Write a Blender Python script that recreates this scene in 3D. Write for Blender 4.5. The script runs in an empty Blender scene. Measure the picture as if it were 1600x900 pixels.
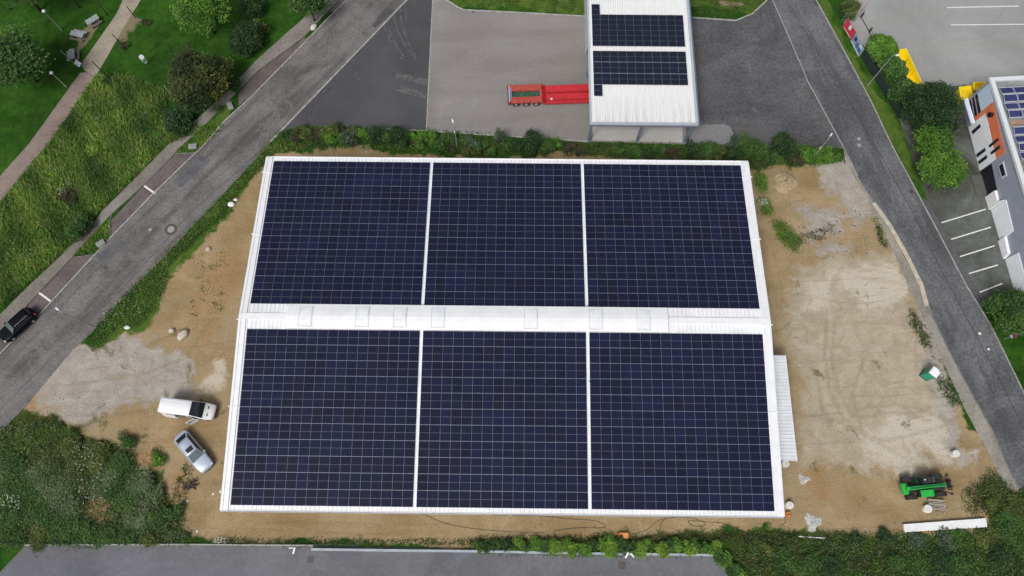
import bpy, math, random
import numpy as np
from mathutils import Vector, Matrix
random.seed(7); RNG = np.random.default_rng(11)
SC = bpy.context.scene
COL = SC.collection
PI = math.pi
R = math.radians
# ------------------------------------------------------------------ camera
F = 1080.0
CP = np.array([1.1457, -20.2724, 84.06])
TT, RR, YY = .3046532, -.0025653, .0133515
def _rz(a): return np.array([[math.cos(a), -math.sin(a), 0], [math.sin(a), math.cos(a), 0], [0, 0, 1]])
def _rx(a): return np.array([[1, 0, 0], [0, math.cos(a), -math.sin(a)], [0, math.sin(a), math.cos(a)]])
CM = _rz(YY) @ _rx(TT) @ _rz(RR)
cam = bpy.data.cameras.new('camera'); cam.sensor_width = 36; cam.lens = 36 * F / 1600
cam.clip_start = .5; cam.clip_end = 3000
co = bpy.data.objects.new('camera', cam); COL.objects.link(co)
m4 = Matrix.Identity(4)
for i in range(3):
    for j in range(3): m4[i][j] = CM[i][j]
    m4[i][3] = CP[i]
co.matrix_world = m4; SC.camera = co
def G(u, v, z=0.0):
    """surveyed plan point: where the sight line of a photo point meets height z"""
    d = CM @ np.array([(u - 800) / F, -(v - 450) / F, -1.0])
    p = CP + d * ((z - CP[2]) / d[2])
    return (float(p[0]), float(p[1]), float(z))
def G2(u, v, z=0.0): return G(u, v, z)[:2]
def heading(a, b): return math.atan2(b[1] - a[1], b[0] - a[0])
# ------------------------------------------------------------------ materials
def nd(nt, t, **kw):
    n = nt.nodes.new(t)
    for k, v in kw.items():
        if k in n.inputs.keys() if isinstance(k, str) else False: n.inputs[k].default_value = v
        else: setattr(n, k, v)
    return n
def new_mat(name):
    m = bpy.data.materials.new(name); m.use_nodes = True
    nt = m.node_tree; b = nt.nodes['Principled BSDF']
    return m, nt, b
def c4(c): return (c[0], c[1], c[2], 1)
def math_n(nt, op, a, b=None, clamp=False):
    n = nt.nodes.new('ShaderNodeMath'); n.operation = op; n.use_clamp = clamp
    for i, x in enumerate((a, b)):
        if x is None: continue
        if isinstance(x, (int, float)): n.inputs[i].default_value = x
        else: nt.links.new(x, n.inputs[i])
    return n.outputs[0]
def mix_n(nt, f, a, b, mode='MIX'):
    n = nt.nodes.new('ShaderNodeMix'); n.data_type = 'RGBA'; n.blend_type = mode
    for s, x in ((n.inputs[0], f), (n.inputs[6], a), (n.inputs[7], b)):
        if isinstance(x, (int, float)): s.default_value = x
        elif isinstance(x, tuple): s.default_value = c4(x)
        else: nt.links.new(x, s)
    return n.outputs[2]
def noise_n(nt, vec, scale, detail=4, rough=.55, dist=0.0):
    n = nt.nodes.new('ShaderNodeTexNoise'); n.inputs['Scale'].default_value = scale
    n.inputs['Detail'].default_value = detail; n.inputs['Roughness'].default_value = rough
    n.inputs['Distortion'].default_value = dist
    nt.links.new(vec, n.inputs['Vector']); return n.outputs['Fac']
def ramp_n(nt, f, lo, hi):
    n = nt.nodes.new('ShaderNodeMapRange'); n.interpolation_type = 'SMOOTHSTEP'
    n.inputs[1].default_value = lo; n.inputs[2].default_value = hi
    nt.links.new(f, n.inputs[0]); return n.outputs[0]
def pos_n(nt, scale=(1, 1, 1), rot=0.0):
    g = nt.nodes.new('ShaderNodeNewGeometry')
    mp = nt.nodes.new('ShaderNodeMapping'); mp.vector_type = 'TEXTURE'; mp.inputs['Scale'].default_value = tuple(1 / s for s in scale)
    mp.inputs['Rotation'].default_value = (0, 0, rot)
    nt.links.new(g.outputs['Position'], mp.inputs['Vector']); return mp.outputs[0]
def bump_n(nt, b, h, strength=.3, dist=.05):
    n = nt.nodes.new('ShaderNodeBump'); n.inputs['Strength'].default_value = strength
    n.inputs['Distance'].default_value = dist
    nt.links.new(h, n.inputs['Height']); nt.links.new(n.outputs[0], b.inputs['Normal'])
def simple(name, col, rough=.5, metal=0.0, spec=.5, var=.12, scale=3.0, coat=0.0):
    """plain coloured surface with a little uneven wear"""
    m, nt, b = new_mat(name)
    p = pos_n(nt); f = noise_n(nt, p, scale, 5, .6)
    lo = tuple(x * (1 - var) for x in col); hi = tuple(min(1, x * (1 + var)) for x in col)
    nt.links.new(mix_n(nt, ramp_n(nt, f, .3, .7), lo, hi), b.inputs['Base Color'])
    b.inputs['Roughness'].default_value = rough; b.inputs['Metallic'].default_value = metal
    b.inputs['Specular IOR Level'].default_value = spec; b.inputs['Coat Weight'].default_value = coat
    return m
def paving(name, dark, mid, light, blotch=.12, speck=2.2, streak=None, joints=None, stain=None, rough=.85, grain=.18, wear=None):
    m, nt, b = new_mat(name)
    p = pos_n(nt)
    f1 = noise_n(nt, p, blotch, 6, .62, .6)
    c = mix_n(nt, ramp_n(nt, f1, .34, .66), dark, light)
    f2 = noise_n(nt, p, blotch * 4.3, 5, .65, .3)
    c = mix_n(nt, math_n(nt, 'MULTIPLY', ramp_n(nt, f2, .35, .65), .55), c, mid)
    if streak:
        ps = pos_n(nt, streak[0], streak[1])
        f3 = noise_n(nt, ps, 1.0, 4, .6, .2)
        c = mix_n(nt, math_n(nt, 'MULTIPLY', ramp_n(nt, f3, .42, .68), streak[2]), c, streak[3])
    if wear:
        c = mix_n(nt, math_n(nt, 'MULTIPLY', ramp_n(nt, noise_n(nt, p, wear[0], 8, .72, .9), .50, .58), wear[1]), c, wear[2])
    f4 = noise_n(nt, p, speck, 3, .75)
    c = mix_n(nt, 1.0, c, mix_n(nt, ramp_n(nt, f4, .28, .72), (1 - grain,) * 3, (1 + grain * .9,) * 3), 'MULTIPLY')
    if stain:
        f5 = noise_n(nt, p, stain[0], 7, .7, 1.2)
        c = mix_n(nt, math_n(nt, 'MULTIPLY', ramp_n(nt, f5, .56, .7), stain[1]), c, stain[2])
    if joints:
        pj = pos_n(nt, (1, 1, 1), joints[0])
        bt = nt.nodes.new('ShaderNodeTexBrick'); bt.inputs['Scale'].default_value = 1
        bt.inputs['Brick Width'].default_value = joints[1]; bt.inputs['Row Height'].default_value = joints[2]
        bt.inputs['Mortar Size'].default_value = joints[3]; bt.inputs['Mortar Smooth'].default_value = .5
        nt.links.new(pj, bt.inputs['Vector'])
        c = mix_n(nt, math_n(nt, 'MULTIPLY', bt.outputs['Fac'], joints[4]), c, joints[5])
    nt.links.new(c, b.inputs['Base Color'])
    b.inputs['Roughness'].default_value = rough; b.inputs['Specular IOR Level'].default_value = .25
    bump_n(nt, b, f4, .25, .03)
    return m
def leaf_mat(name):
    m, nt, b = new_mat(name)
    a = nt.nodes.new('ShaderNodeAttribute'); a.attribute_name = 'col'
    nt.links.new(a.outputs['Color'], b.inputs['Base Color'])
    b.inputs['Roughness'].default_value = .55; b.inputs['Specular IOR Level'].default_value = .3
    tr = nt.nodes.new('ShaderNodeBsdfTranslucent'); nt.links.new(a.outputs['Color'], tr.inputs['Color'])
    mx = nt.nodes.new('ShaderNodeMixShader'); mx.inputs[0].default_value = .22
    out = nt.nodes['Material Output']
    nt.links.new(b.outputs[0], mx.inputs[1]); nt.links.new(tr.outputs[0], mx.inputs[2])
    nt.links.new(mx.outputs[0], out.inputs['Surface'])
    return m
# ------------------------------------------------------------------ mesh builder
class MB:
    def __init__(s): s.v = []; s.f = []; s.m = []; s.uv = {}
    def add(s, vs, fs, mat=0):
        o = len(s.v); s.v += [tuple(map(float, p)) for p in vs]
        for f in fs: s.f.append(tuple(i + o for i in f)); s.m.append(mat)
        return s
    def hexa(s, b, t, mat=0):
        return s.add(list(b) + list(t), [(3, 2, 1, 0), (4, 5, 6, 7), (0, 1, 5, 4), (1, 2, 6, 5), (2, 3, 7, 6), (3, 0, 4, 7)], mat)
    def box(s, x0, x1, y0, y1, z0, z1, mat=0):
        return s.hexa([(x0, y0, z0), (x1, y0, z0), (x1, y1, z0), (x0, y1, z0)], [(x0, y0, z1), (x1, y0, z1), (x1, y1, z1), (x0, y1, z1)], mat)
    def prism(s, pts, z0, z1, mat=0):
        n = len(pts)
        a = sum(pts[i][0] * pts[(i + 1) % n][1] - pts[(i + 1) % n][0] * pts[i][1] for i in range(n))
        if a < 0: pts = pts[::-1]
        vs = [(p[0], p[1], z0) for p in pts] + [(p[0], p[1], z1) for p in pts]
        fs = [tuple(range(n))[::-1], tuple(range(n, 2 * n))] + [(i, (i + 1) % n, n + (i + 1) % n, n + i) for i in range(n)]
        return s.add(vs, fs, mat)
    def poly(s, pts, mat=0): return s.add(pts, [tuple(range(len(pts)))], mat)
    def cyl(s, p0, p1, r0, r1=None, n=12, mat=0, caps=True):
        r1 = r0 if r1 is None else r1
        p0 = Vector(p0); p1 = Vector(p1); d = (p1 - p0).normalized()
        u = d.orthogonal().normalized(); w = d.cross(u)
        vs = []
        for p, r in ((p0, r0), (p1, r1)):
            for i in range(n):
                a = 2 * PI * i / n; vs.append(p + u * (r * math.cos(a)) + w * (r * math.sin(a)))
        fs = [(i, (i + 1) % n, n + (i + 1) % n, n + i) for i in range(n)]
        if caps: fs += [tuple(range(n))[::-1], tuple(range(n, 2 * n))]
        return s.add(vs, fs, mat)
    def tube(s, pts, r, n=6, mat=0):
        pts = [Vector(p) for p in pts]; vs = []; fs = []
        for k, p in enumerate(pts):
            d = (pts[min(k + 1, len(pts) - 1)] - pts[max(k - 1, 0)]).normalized()
            u = Vector((0, 0, 1)).cross(d)
            u = u.normalized() if u.length > 1e-4 else d.orthogonal().normalized()
            w = d.cross(u); rr = r[k] if isinstance(r, (list, tuple)) else r
            for i in range(n):
                a = 2 * PI * i / n; vs.append(p + u * (rr * math.cos(a)) + w * (rr * math.sin(a)))
        for k in range(len(pts) - 1):
            for i in range(n):
                j = (i + 1) % n; fs.append((k * n + i, k * n + j, (k + 1) * n + j, (k + 1) * n + i))
        fs += [tuple(range(n))[::-1], tuple(range((len(pts) - 1) * n, len(pts) * n))]
        return s.add(vs, fs, mat)
    def loft(s, rings, mat=0):
        n = len(rings[0]); vs = [p for r in rings for p in r]; fs = []
        for k in range(len(rings) - 1):
            for i in range(n):
                j = (i + 1) % n; fs.append((k * n + i, k * n + j, (k + 1) * n + j, (k + 1) * n + i))
        fs += [tuple(range(n))[::-1], tuple(range((len(rings) - 1) * n, len(rings) * n))]
        return s.add(vs, fs, mat)
    def strip(s, pts, w, z0, z1, mat=0, side=0.0):
        """band of width w along a plan polyline (side shifts it to the left)"""
        P = [np.array(p[:2], float) for p in pts]; L = []; Rr = []
        for i, p in enumerate(P):
            a = P[max(i - 1, 0)]; b = P[min(i + 1, len(P) - 1)]
            t = (b - a) / (np.linalg.norm(b - a) + 1e-9); nrm = np.array([-t[1], t[0]])
            L.append(p + nrm * (side + w / 2)); Rr.append(p + nrm * (side - w / 2))
        for i in range(len(P) - 1):
            q = [Rr[i], Rr[i + 1], L[i + 1], L[i]]
            s.hexa([(a[0], a[1], z0) for a in q], [(a[0], a[1], z1) for a in q], mat)
        return s
    def build(s, name, mats, parent=None, smooth=False, bevel=0.0, link=True):
        me = bpy.data.meshes.new(name); me.from_pydata(s.v, [], s.f); me.update()
        if not isinstance(mats, (list, tuple)): mats = [mats]
        for m in mats: me.materials.append(m)
        if len(mats) > 1: me.polygons.foreach_set('material_index', s.m)
        if smooth: me.polygons.foreach_set('use_smooth', [True] * len(s.f))
        o = bpy.data.objects.new(name, me); COL.objects.link(o)
        if parent: o.parent = parent
        if bevel:
            bv = o.modifiers.new('bevel', 'BEVEL'); bv.width = bevel; bv.segments = 2; bv.limit_method = 'ANGLE'; bv.angle_limit = R(40)
            if smooth: bv.harden_normals = False
        return o
def tag(o, label, cat, group=None):
    o['label'] = label; o['category'] = cat
    if group: o['group'] = group
    return o
def thing(name, label, cat, loc=(0, 0, 0), rz=0.0, group=None):
    o = bpy.data.objects.new(name, None); COL.objects.link(o)
    o.location = loc; o.rotation_euler = (0, 0, rz); o.empty_display_size = .3
    return tag(o, label, cat, group)
def struct(o, kind='structure'):
    o['kind'] = kind; return o
ORD = ['', 'first', 'second', 'third', 'fourth', 'fifth', 'sixth', 'seventh', 'eighth', 'ninth', 'tenth', 'eleventh', 'twelfth', 'thirteenth', 'fourteenth', 'fifteenth', 'sixteenth', 'seventeenth', 'eighteenth', 'nineteenth', 'twentieth']
# ------------------------------------------------------------------ plants
LEAF = leaf_mat('leaves')
def leaf_quads(P, size, up=.5, aspect=.55, rng=RNG):
    """one bent-looking rhombus per point, random turn, leaning to face up by `up`"""
    n = len(P)
    nr = rng.normal(size=(n, 3)); nr /= np.linalg.norm(nr, axis=1)[:, None]
    nr[:, 2] = np.abs(nr[:, 2]); nr = nr * (1 - up) + np.array([0, 0, 1]) * up
    nr /= np.linalg.norm(nr, axis=1)[:, None]
    t = rng.normal(size=(n, 3)); t -= (t * nr).sum(1)[:, None] * nr; t /= np.linalg.norm(t, axis=1)[:, None]
    b = np.cross(nr, t)
    s = (size * rng.uniform(.6, 1.35, n))[:, None]
    V = np.stack([P - t * s * .5, P + b * s * .5 * aspect, P + t * s * .5, P - b * s * .5 * aspect], 1)
    return V.reshape(-1, 3)
def mesh_quads(name, V, C, parent=None, mat=None):
    n = len(V) // 4
    me = bpy.data.meshes.new(name)
    me.vertices.add(n * 4); me.vertices.foreach_set('co', V.astype(np.float32).ravel())
    me.loops.add(n * 4); me.loops.foreach_set('vertex_index', np.arange(n * 4, dtype=np.int32))
    me.polygons.add(n); me.polygons.foreach_set('loop_start', np.arange(0, n * 4, 4, dtype=np.int32))
    me.update(calc_edges=True)
    at = me.attributes.new('col', 'FLOAT_COLOR', 'FACE')
    at.data.foreach_set('color', np.concatenate([C, np.ones((n, 1))], 1).astype(np.float32).ravel())
    me.materials.append(mat or LEAF)
    o = bpy.data.objects.new(name, me); COL.objects.link(o)
    if parent: o.parent = parent
    return o
PAL = {
 'dark':   [(.030, .070, .020), (.042, .088, .024), (.020, .048, .015)],
 'mid':    [(.055, .128, .024), (.075, .155, .032), (.036, .085, .020)],
 'bright': [(.090, .210, .024), (.125, .255, .032), (.060, .150, .020)],
 'sage':   [(.135, .190, .085), (.175, .235, .115), (.070, .110, .045), (.100, .160, .055)],
 'lime':   [(.15, .27, .030), (.19, .30, .038), (.10, .21, .028)],
 'olive':  [(.095, .130, .030), (.130, .155, .038), (.060, .092, .024)],
 'yellow': [(.110, .120, .026), (.075, .098, .022), (.032, .056, .016), (.028, .050, .016)],
 'blue':   [(.075, .120, .062), (.105, .150, .088), (.045, .080, .040)],
 'brown':  [(.085, .070, .036), (.055, .062, .026), (.040, .050, .020)],
}
def clump_cloud(c, rad, n_cl, n_lf, leaf, pal, rng=RNG, low=-.25, clr=.36, up=.5, lobk=1.0):
    """foliage spread over many uneven clumps inside an ellipsoid; returns quads and colours"""
    Vs, Cs = [], []
    rad = np.array(rad, float); pc = np.array(PAL[pal])
    ph = rng.uniform(0, 6.28, 3); am = rng.uniform(.12, .30, 3) * lobk
    for k in range(n_cl):
        while True:
            d = rng.normal(size=3); d /= np.linalg.norm(d)
            if d[2] > low: break
        q = rng.uniform(.35, 1.0) ** .6
        az = math.atan2(d[1], d[0]); lob = 1 + am[0] * math.sin(2 * az + ph[0]) + am[1] * math.sin(3 * az + ph[1]) + am[2] * .7 * math.sin(5 * az + ph[2])
        cc = d * rad * q * (1 - clr * .6) * np.array([lob, lob, 1.0])
        r = rad * clr * rng.uniform(.6, 1.25)
        nn = int(n_lf * rng.uniform(.6, 1.3))
        e = rng.normal(size=(nn, 3)); e /= np.linalg.norm(e, axis=1)[:, None]
        P = np.array(c) + cc + e * r * np.where(rng.random(nn) < .12 * min(1, lobk * 2), rng.uniform(1.0, 1.45, nn), rng.uniform(.35, 1.08, nn) ** .5)[:, None]
        V = leaf_quads(P, leaf, up, rng=rng)
        base = pc[rng.integers(len(pc))] * rng.uniform(.8, 1.25)
        Cc = base[None] * rng.uniform(.72, 1.32, (nn, 1)) * (1 + rng.normal(0, .07, (nn, 3)))
        Vs.append(V); Cs.append(np.clip(Cc, .004, .6))
    return np.concatenate(Vs), np.concatenate(Cs)
def at_height(u, v, z):
    p = G(u, v, z); return p[0], p[1]
BARK = simple('bark', (.085, .066, .048), .9, var=.3, scale=6)
def tree(name, label, cat, u, v, rpx, zc, rz, pal, leaf=.32, ncl=42, nlf=105, group=None, trunk=.16, flat=1.0, clr=.33, xy=None, low=-.3, lobk=.55):
    x, y = xy if xy else at_height(u, v, zc)
    r = rpx * .089 if rpx else flat
    t = thing(name, label, cat, (x, y, 0), 0, group)
    V, C = clump_cloud((0, 0, zc), (r, r * RNG.uniform(.9, 1.05), rz), ncl, nlf, leaf, pal, clr=clr, low=low, lobk=lobk)
    mesh_quads('crown', V, C, t)
    tb = MB(); top = zc + rz * .2
    pts = [(0, 0, -.05), (.04, .02, top * .35), (-.03, .05, top * .7), (0, 0, top)]
    tb.tube(pts, [trunk * 1.25, trunk, trunk * .75, trunk * .35], 8)
    for k in range(6):
        a = k * 1.05 + RNG.uniform(-.3, .3); z0 = top * RNG.uniform(.45, .75)
        tb.tube([(0, 0, z0), (math.cos(a) * r * .35, math.sin(a) * r * .35, z0 + rz * .35), (math.cos(a) * r * .68, math.sin(a) * r * .68, z0 + rz * .55)], [trunk * .5, trunk * .3, trunk * .1], 6)
    tb.build('trunk', BARK, t, smooth=True)
    return t
def shrub(name, label, cat, u, v, rpx, pal, h=1.6, leaf=.2, group=None, dens=1.0, clr=.42, lobk=1.0):
    r = rpx * .086
    x, y = at_height(u, v, h * .55)
    n = max(6, int(13 * dens * (r / 1.2)))
    V, C = clump_cloud((0, 0, h * .5), (r, r, h * .55), n, int(46 * dens * max(.6, (r / 1.2))), leaf, pal, clr=clr, low=-.5, lobk=lobk)
    V[:, 2] = np.maximum(V[:, 2], .02)
    o = mesh_quads(name, V, C); o.location = (x, y, 0)
    return tag(o, label, cat, group)
def pip(X, Y, poly):
    ins = np.zeros(X.shape, bool); n = len(poly)
    for i in range(n):
        x0, y0 = poly[i][:2]; x1, y1 = poly[(i + 1) % n][:2]
        if y0 == y1: continue
        c = ((y0 > Y) != (y1 > Y)) & (X < (x1 - x0) * (Y - y0) / (y1 - y0) + x0); ins ^= c
    return ins
def segdist(X, Y, pts, closed=False):
    d = np.full(X.shape, 1e9); n = len(pts)
    for i in range(n if closed else n - 1):
        x0, y0 = pts[i][:2]; x1, y1 = pts[(i + 1) % n][:2]
        L = (x1 - x0) ** 2 + (y1 - y0) ** 2 + 1e-9
        t = np.clip(((X - x0) * (x1 - x0) + (Y - y0) * (y1 - y0)) / L, 0, 1)
        d = np.minimum(d, np.hypot(X - x0 - t * (x1 - x0), Y - y0 - t * (y1 - y0)))
    return d
def px(pts, z=0.0): return [G2(u, v, z) for u, v in pts]
def scatter(poly, n, rng=RNG):
    P = np.array(poly); lo, hi = P.min(0), P.max(0); out = []
    while len(out) < n:
        q = rng.uniform(lo, hi, (n * 2, 2)); q = q[pip(q[:, 0], q[:, 1], poly)]; out += list(map(tuple, q))
    return np.array(out[:n])
# ------------------------------------------------------------------ ground: one sheet, zones in attributes
def axis(lo, hi, st, far):
    a = np.arange(lo, hi + st * .5, st)
    return np.concatenate([[-far, -far * .5, -far * .25], a, [far * .25, far * .5, far]])
xs = axis(-84, 84, .4, 900.0); ys = axis(-46, 62, .4, 900.0)
XX, YG = np.meshgrid(xs, ys); X = XX.ravel(); Y = YG.ravel()
wr = np.random.default_rng(3)
def warp(seed_x):
    o = np.zeros(X.shape)
    for k in range(26):
        lam = 1.3 * 1.16 ** k; a = wr.uniform(0, 6.28)
        o += .16 * lam ** .62 * np.sin((X * math.cos(a) + Y * math.sin(a)) * 6.283 / lam + wr.uniform(0, 6.28))
    return o * .55
WX, WY = warp(0), warp(1)
def zone(polys, soft, kw=.55):
    w = np.zeros(X.shape)
    for poly in polys:
        pw = px(poly); xx_, yy_ = X + WX * kw, Y + WY * kw; d = segdist(xx_, yy_, pw, True); s = np.where(pip(xx_, yy_, pw), d, -d)
        t = np.clip((s + soft) / (2 * soft), 0, 1); w = np.maximum(w, t * t * (3 - 2 * t))
    return w
def lines(ls, width):
    w = np.zeros(X.shape)
    for l in ls: w = np.maximum(w, np.clip(1 - segdist(X, Y, px(l)) / width, 0, 1))
    return w
SITE = [(418, 236), (372, 300), (352, 342), (318, 372), (280, 408), (262, 432), (240, 478), (226, 505), (188, 515), (160, 540), (100, 538), (30, 625), (36, 648), (96, 652), (132, 688), (170, 690), (205, 704), (240, 712), (250, 745), (262, 790), (280, 828), (330, 850), (400, 862), (520, 866), (700, 864), (740, 850), (800, 842), (960, 838), (1040, 842), (1130, 838), (1210, 834), (1300, 838), (1400, 838), (1545, 829), (1552, 770), (1572, 745), (1545, 690), (1510, 640), (1482, 575), (1446, 490), (1412, 400), (1380, 330), (1330, 255), (1240, 262), (1180, 256), (1000, 250), (900, 244), (760, 250), (600, 240), (470, 236)]
soil = zone([SITE, [(205, 700), (240, 690), (250, 735), (215, 738)], [(130, 775), (178, 778), (182, 818), (140, 820)]], 1.5, .3)
gravel = zone([[(190, 512), (226, 514), (262, 528), (292, 552), (285, 580), (262, 600), (220, 618), (180, 640), (150, 662), (110, 660), (40, 632), (70, 596), (108, 545), (150, 536)],
               [(1270, 262), (1312, 252), (1350, 318), (1362, 350), (1330, 360), (1310, 330)], [(1240, 318), (1290, 320), (1315, 345), (1300, 362), (1250, 372)], [(1255, 386), (1320, 378), (1330, 392), (1290, 398), (1258, 400)],
               [(1425, 470), (1445, 480), (1520, 640), (1545, 725), (1520, 720), (1470, 590)]], 2.6)
beige = zone([[(1230, 412), (1300, 400), (1400, 402), (1422, 460), (1470, 570), (1505, 640), (1542, 722), (1470, 735), (1400, 720), (1300, 716), (1250, 726), (1236, 600), (1222, 500)]], 3.2)
pale = zone([[(1300, 430), (1380, 416), (1414, 420), (1418, 470), (1400, 488), (1340, 486)], [(1250, 430), (1290, 425), (1290, 470), (1255, 470)], [(1340, 680), (1500, 655), (1540, 720), (1440, 725)], [(280, 600), (330, 585), (350, 560), (345, 545), (320, 560)]], 2.2)
orange = zone([[(208, 706), (240, 702), (246, 730), (212, 734)], [(132, 782), (175, 784), (176, 812), (142, 815)], [(262, 722), (290, 724), (284, 790), (262, 780)], [(480, 236), (700, 240), (760, 248), (700, 252), (500, 246)], [(860, 244), (960, 246), (960, 254), (860, 252)], [(1250, 736), (1290, 730), (1330, 790), (1300, 815), (1255, 770)], [(320, 400), (350, 380), (360, 460), (320, 540), (300, 470)]], 1.4)
wild = zone([[(1276, -20), (1300, -20), (1345, 90), (1405, 186), (1446, 310), (1392, 225), (1312, 67)], [(112, 402), (147, 397), (172, 372), (172, 346), (136, 376)], [(272, 241), (303, 240), (352, 192), (372, 145), (320, 196)], [(740, 850), (740, 842), (1200, 830), (1200, 850)], [(1550, 672), (1620, 860), (1500, 860), (1530, 730)], [(690, -20), (714, 6), (725, 11), (800, 14), (920, 20), (1080, 22), (1150, 27), (1174, 18), (1200, -4), (1200, -60), (690, -60)], [(190, 120), (258, 140), (262, 190), (330, 200), (220, 270), (140, 340), (80, 400), (0, 480), (-120, 560), (-120, 420), (0, 330), (80, 225), (150, 125)], [(205, 450), (262, 412), (250, 470), (220, 510), (150, 545), (140, 525)], [(415, 238), (470, 236), (372, 300), (330, 360), (262, 430), (215, 448), (330, 335), (385, 270), (425, 222)], [(1150, 848), (1400, 832), (1545, 800), (1600, 740), (1700, 800), (1700, 980), (1150, 980)]], 1.2)
scrub = zone([[(-100, 720), (10, 662), (50, 640), (100, 650), (135, 690), (200, 705), (240, 740), (262, 800), (300, 846), (-100, 852)], [(430, 205), (700, 214), (880, 226), (1070, 226), (1300, 225), (1310, 258), (1180, 254), (900, 248), (600, 238), (440, 236)], [(1150, 850), (1410, 836), (1420, 850), (1570, 850), (1650, 980), (1140, 980)], [(740, 838), (1120, 838), (1140, 866), (740, 864)]], 1.3)
worn = zone([[(1092, 0), (1140, 0), (1140, 14), (1100, 12)], [(150, 24), (160, 40), (146, 62), (132, 78), (124, 86), (122, 60), (140, 40)], [(186, 60), (205, 20), (230, 24), (200, 70)], [(255, 268), (262, 262), (268, 282), (258, 288)]], 1.0)
track = lines([[(1292, 500), (1288, 560), (1296, 610), (1318, 655)], [(1304, 500), (1300, 560), (1310, 610), (1332, 650)], [(1276, 590), (1284, 640), (1300, 668)], [(1330, 640), (1400, 632), (1452, 644), (1500, 668)], [(1340, 652), (1405, 645), (1455, 658)], [(1210, 640), (1300, 655), (1380, 690), (1470, 668), (1510, 640)], [(150, 640), (230, 628), (300, 640), (345, 640)], [(160, 654), (232, 640), (300, 652)], [(120, 600), (220, 585), (290, 560), (330, 500)], [(1350, 560), (1330, 620), (1350, 680), (1420, 720)], [(1410, 690), (1424, 716)], [(1425, 690), (1440, 716)], [(420, 815), (560, 820), (700, 818)], [(420, 828), (560, 834), (700, 832)]], .42)
nx, ny = len(xs), len(ys)
rg = np.random.default_rng(5)
Z = np.zeros(X.shape)
idx = (np.arange(ny - 1)[:, None] * nx + np.arange(nx - 1)[None]).ravel()
quads = np.stack([idx, idx + 1, idx + nx + 1, idx + nx], 1).astype(np.int32)
me = bpy.data.meshes.new('ground')
me.vertices.add(len(X)); me.vertices.foreach_set('co', np.stack([X, Y, Z], 1).astype(np.float32).ravel())
me.loops.add(quads.size); me.loops.foreach_set('vertex_index', quads.ravel())
me.polygons.add(len(quads)); me.polygons.foreach_set('loop_start', np.arange(0, quads.size, 4, dtype=np.int32))
me.update(calc_edges=True)
def attr(name, a, b, c):
    t = me.attributes.new(name, 'FLOAT_COLOR', 'POINT')
    t.data.foreach_set('color', np.stack([a, b, c, np.ones_like(a)], 1).astype(np.float32).ravel())
attr('za', soil, gravel, beige); attr('zb', wild, scrub, orange); attr('zc', worn, track, pale)
gm, nt, b = new_mat('ground_surface')
P0 = pos_n(nt)
def sep(name):
    a = nt.nodes.new('ShaderNodeAttribute'); a.attribute_name = name
    s = nt.nodes.new('ShaderNodeSeparateColor'); nt.links.new(a.outputs['Color'], s.inputs[0]); return s.outputs
A, Bz, Cz = sep('za'), sep('zb'), sep('zc')
nE = math_n(nt, 'ADD', math_n(nt, 'MULTIPLY', noise_n(nt, P0, .9, 7, .72, .5), .55), math_n(nt, 'MULTIPLY', noise_n(nt, P0, .22, 4, .6, .8), .45)); nB = noise_n(nt, P0, .16, 5, .6, .4); nF = noise_n(nt, P0, 3.5, 4, .7); nM = noise_n(nt, P0, .55, 6, .65, .8)
def edge(w, k=.85, lo=.36, hi=.64):
    return ramp_n(nt, math_n(nt, 'ADD', w, math_n(nt, 'MULTIPLY', math_n(nt, 'SUBTRACT', nE, .5), k * 2.3)), lo, hi)
lawn = mix_n(nt, ramp_n(nt, nB, .35, .65), (.016, .062, .006), (.032, .098, .011))
lawn = mix_n(nt, math_n(nt, 'MULTIPLY', ramp_n(nt, nM, .45, .7), .5), lawn, (.045, .085, .014))
lawn = mix_n(nt, math_n(nt, 'MULTIPLY', ramp_n(nt, noise_n(nt, P0, .05, 3, .6), .5, .65), .5), lawn, (.012, .040, .006))
lawn = mix_n(nt, 1.0, lawn, mix_n(nt, ramp_n(nt, noise_n(nt, P0, .8, 6, .7, .6), .3, .7), (.68, .72, .7), (1.3, 1.25, 1.2)), 'MULTIPLY')
wildc = mix_n(nt, ramp_n(nt, nM, .3, .7), (.040, .100, .012), (.105, .150, .030))
wildc = mix_n(nt, math_n(nt, 'MULTIPLY', ramp_n(nt, nF, .45, .75), .7), wildc, (.050, .125, .014))
c = mix_n(nt, edge(Bz[0]), lawn, wildc)
c = mix_n(nt, edge(Bz[1]), c, mix_n(nt, ramp_n(nt, nM, .35, .65), (.022, .042, .010), (.070, .088, .024)))
c = mix_n(nt, math_n(nt, 'MULTIPLY', edge(Cz[0]), .85), c, (.235, .195, .125))
soilc = mix_n(nt, ramp_n(nt, nB, .32, .68), (.250, .178, .088), (.375, .285, .165))
soilc = mix_n(nt, math_n(nt, 'MULTIPLY', ramp_n(nt, nM, .42, .72), .7), soilc, (.270, .195, .100))
soilc = mix_n(nt, math_n(nt, 'MULTIPLY', ramp_n(nt, noise_n(nt, P0, .07, 4, .6), .45, .62), .55), soilc, (.34, .265, .160))
soilc = mix_n(nt, math_n(nt, 'MULTIPLY', edge(Bz[2], 1.3, .3, .9), .42), soilc, (.315, .170, .066))
beigec = mix_n(nt, ramp_n(nt, nM, .3, .7), (.345, .298, .215), (.445, .395, .300))
soilc = mix_n(nt, edge(A[2], .8, .3, .75), soilc, beigec)
soilc = mix_n(nt, math_n(nt, 'MULTIPLY', edge(Cz[2], 1.0, .3, .8), .8), soilc, (.54, .495, .41))
gravc = mix_n(nt, ramp_n(nt, nM, .3, .7), (.295, .272, .238), (.405, .380, .340))
soilc = mix_n(nt, edge(A[1], 1.0, .3, .7), soilc, gravc)
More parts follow.
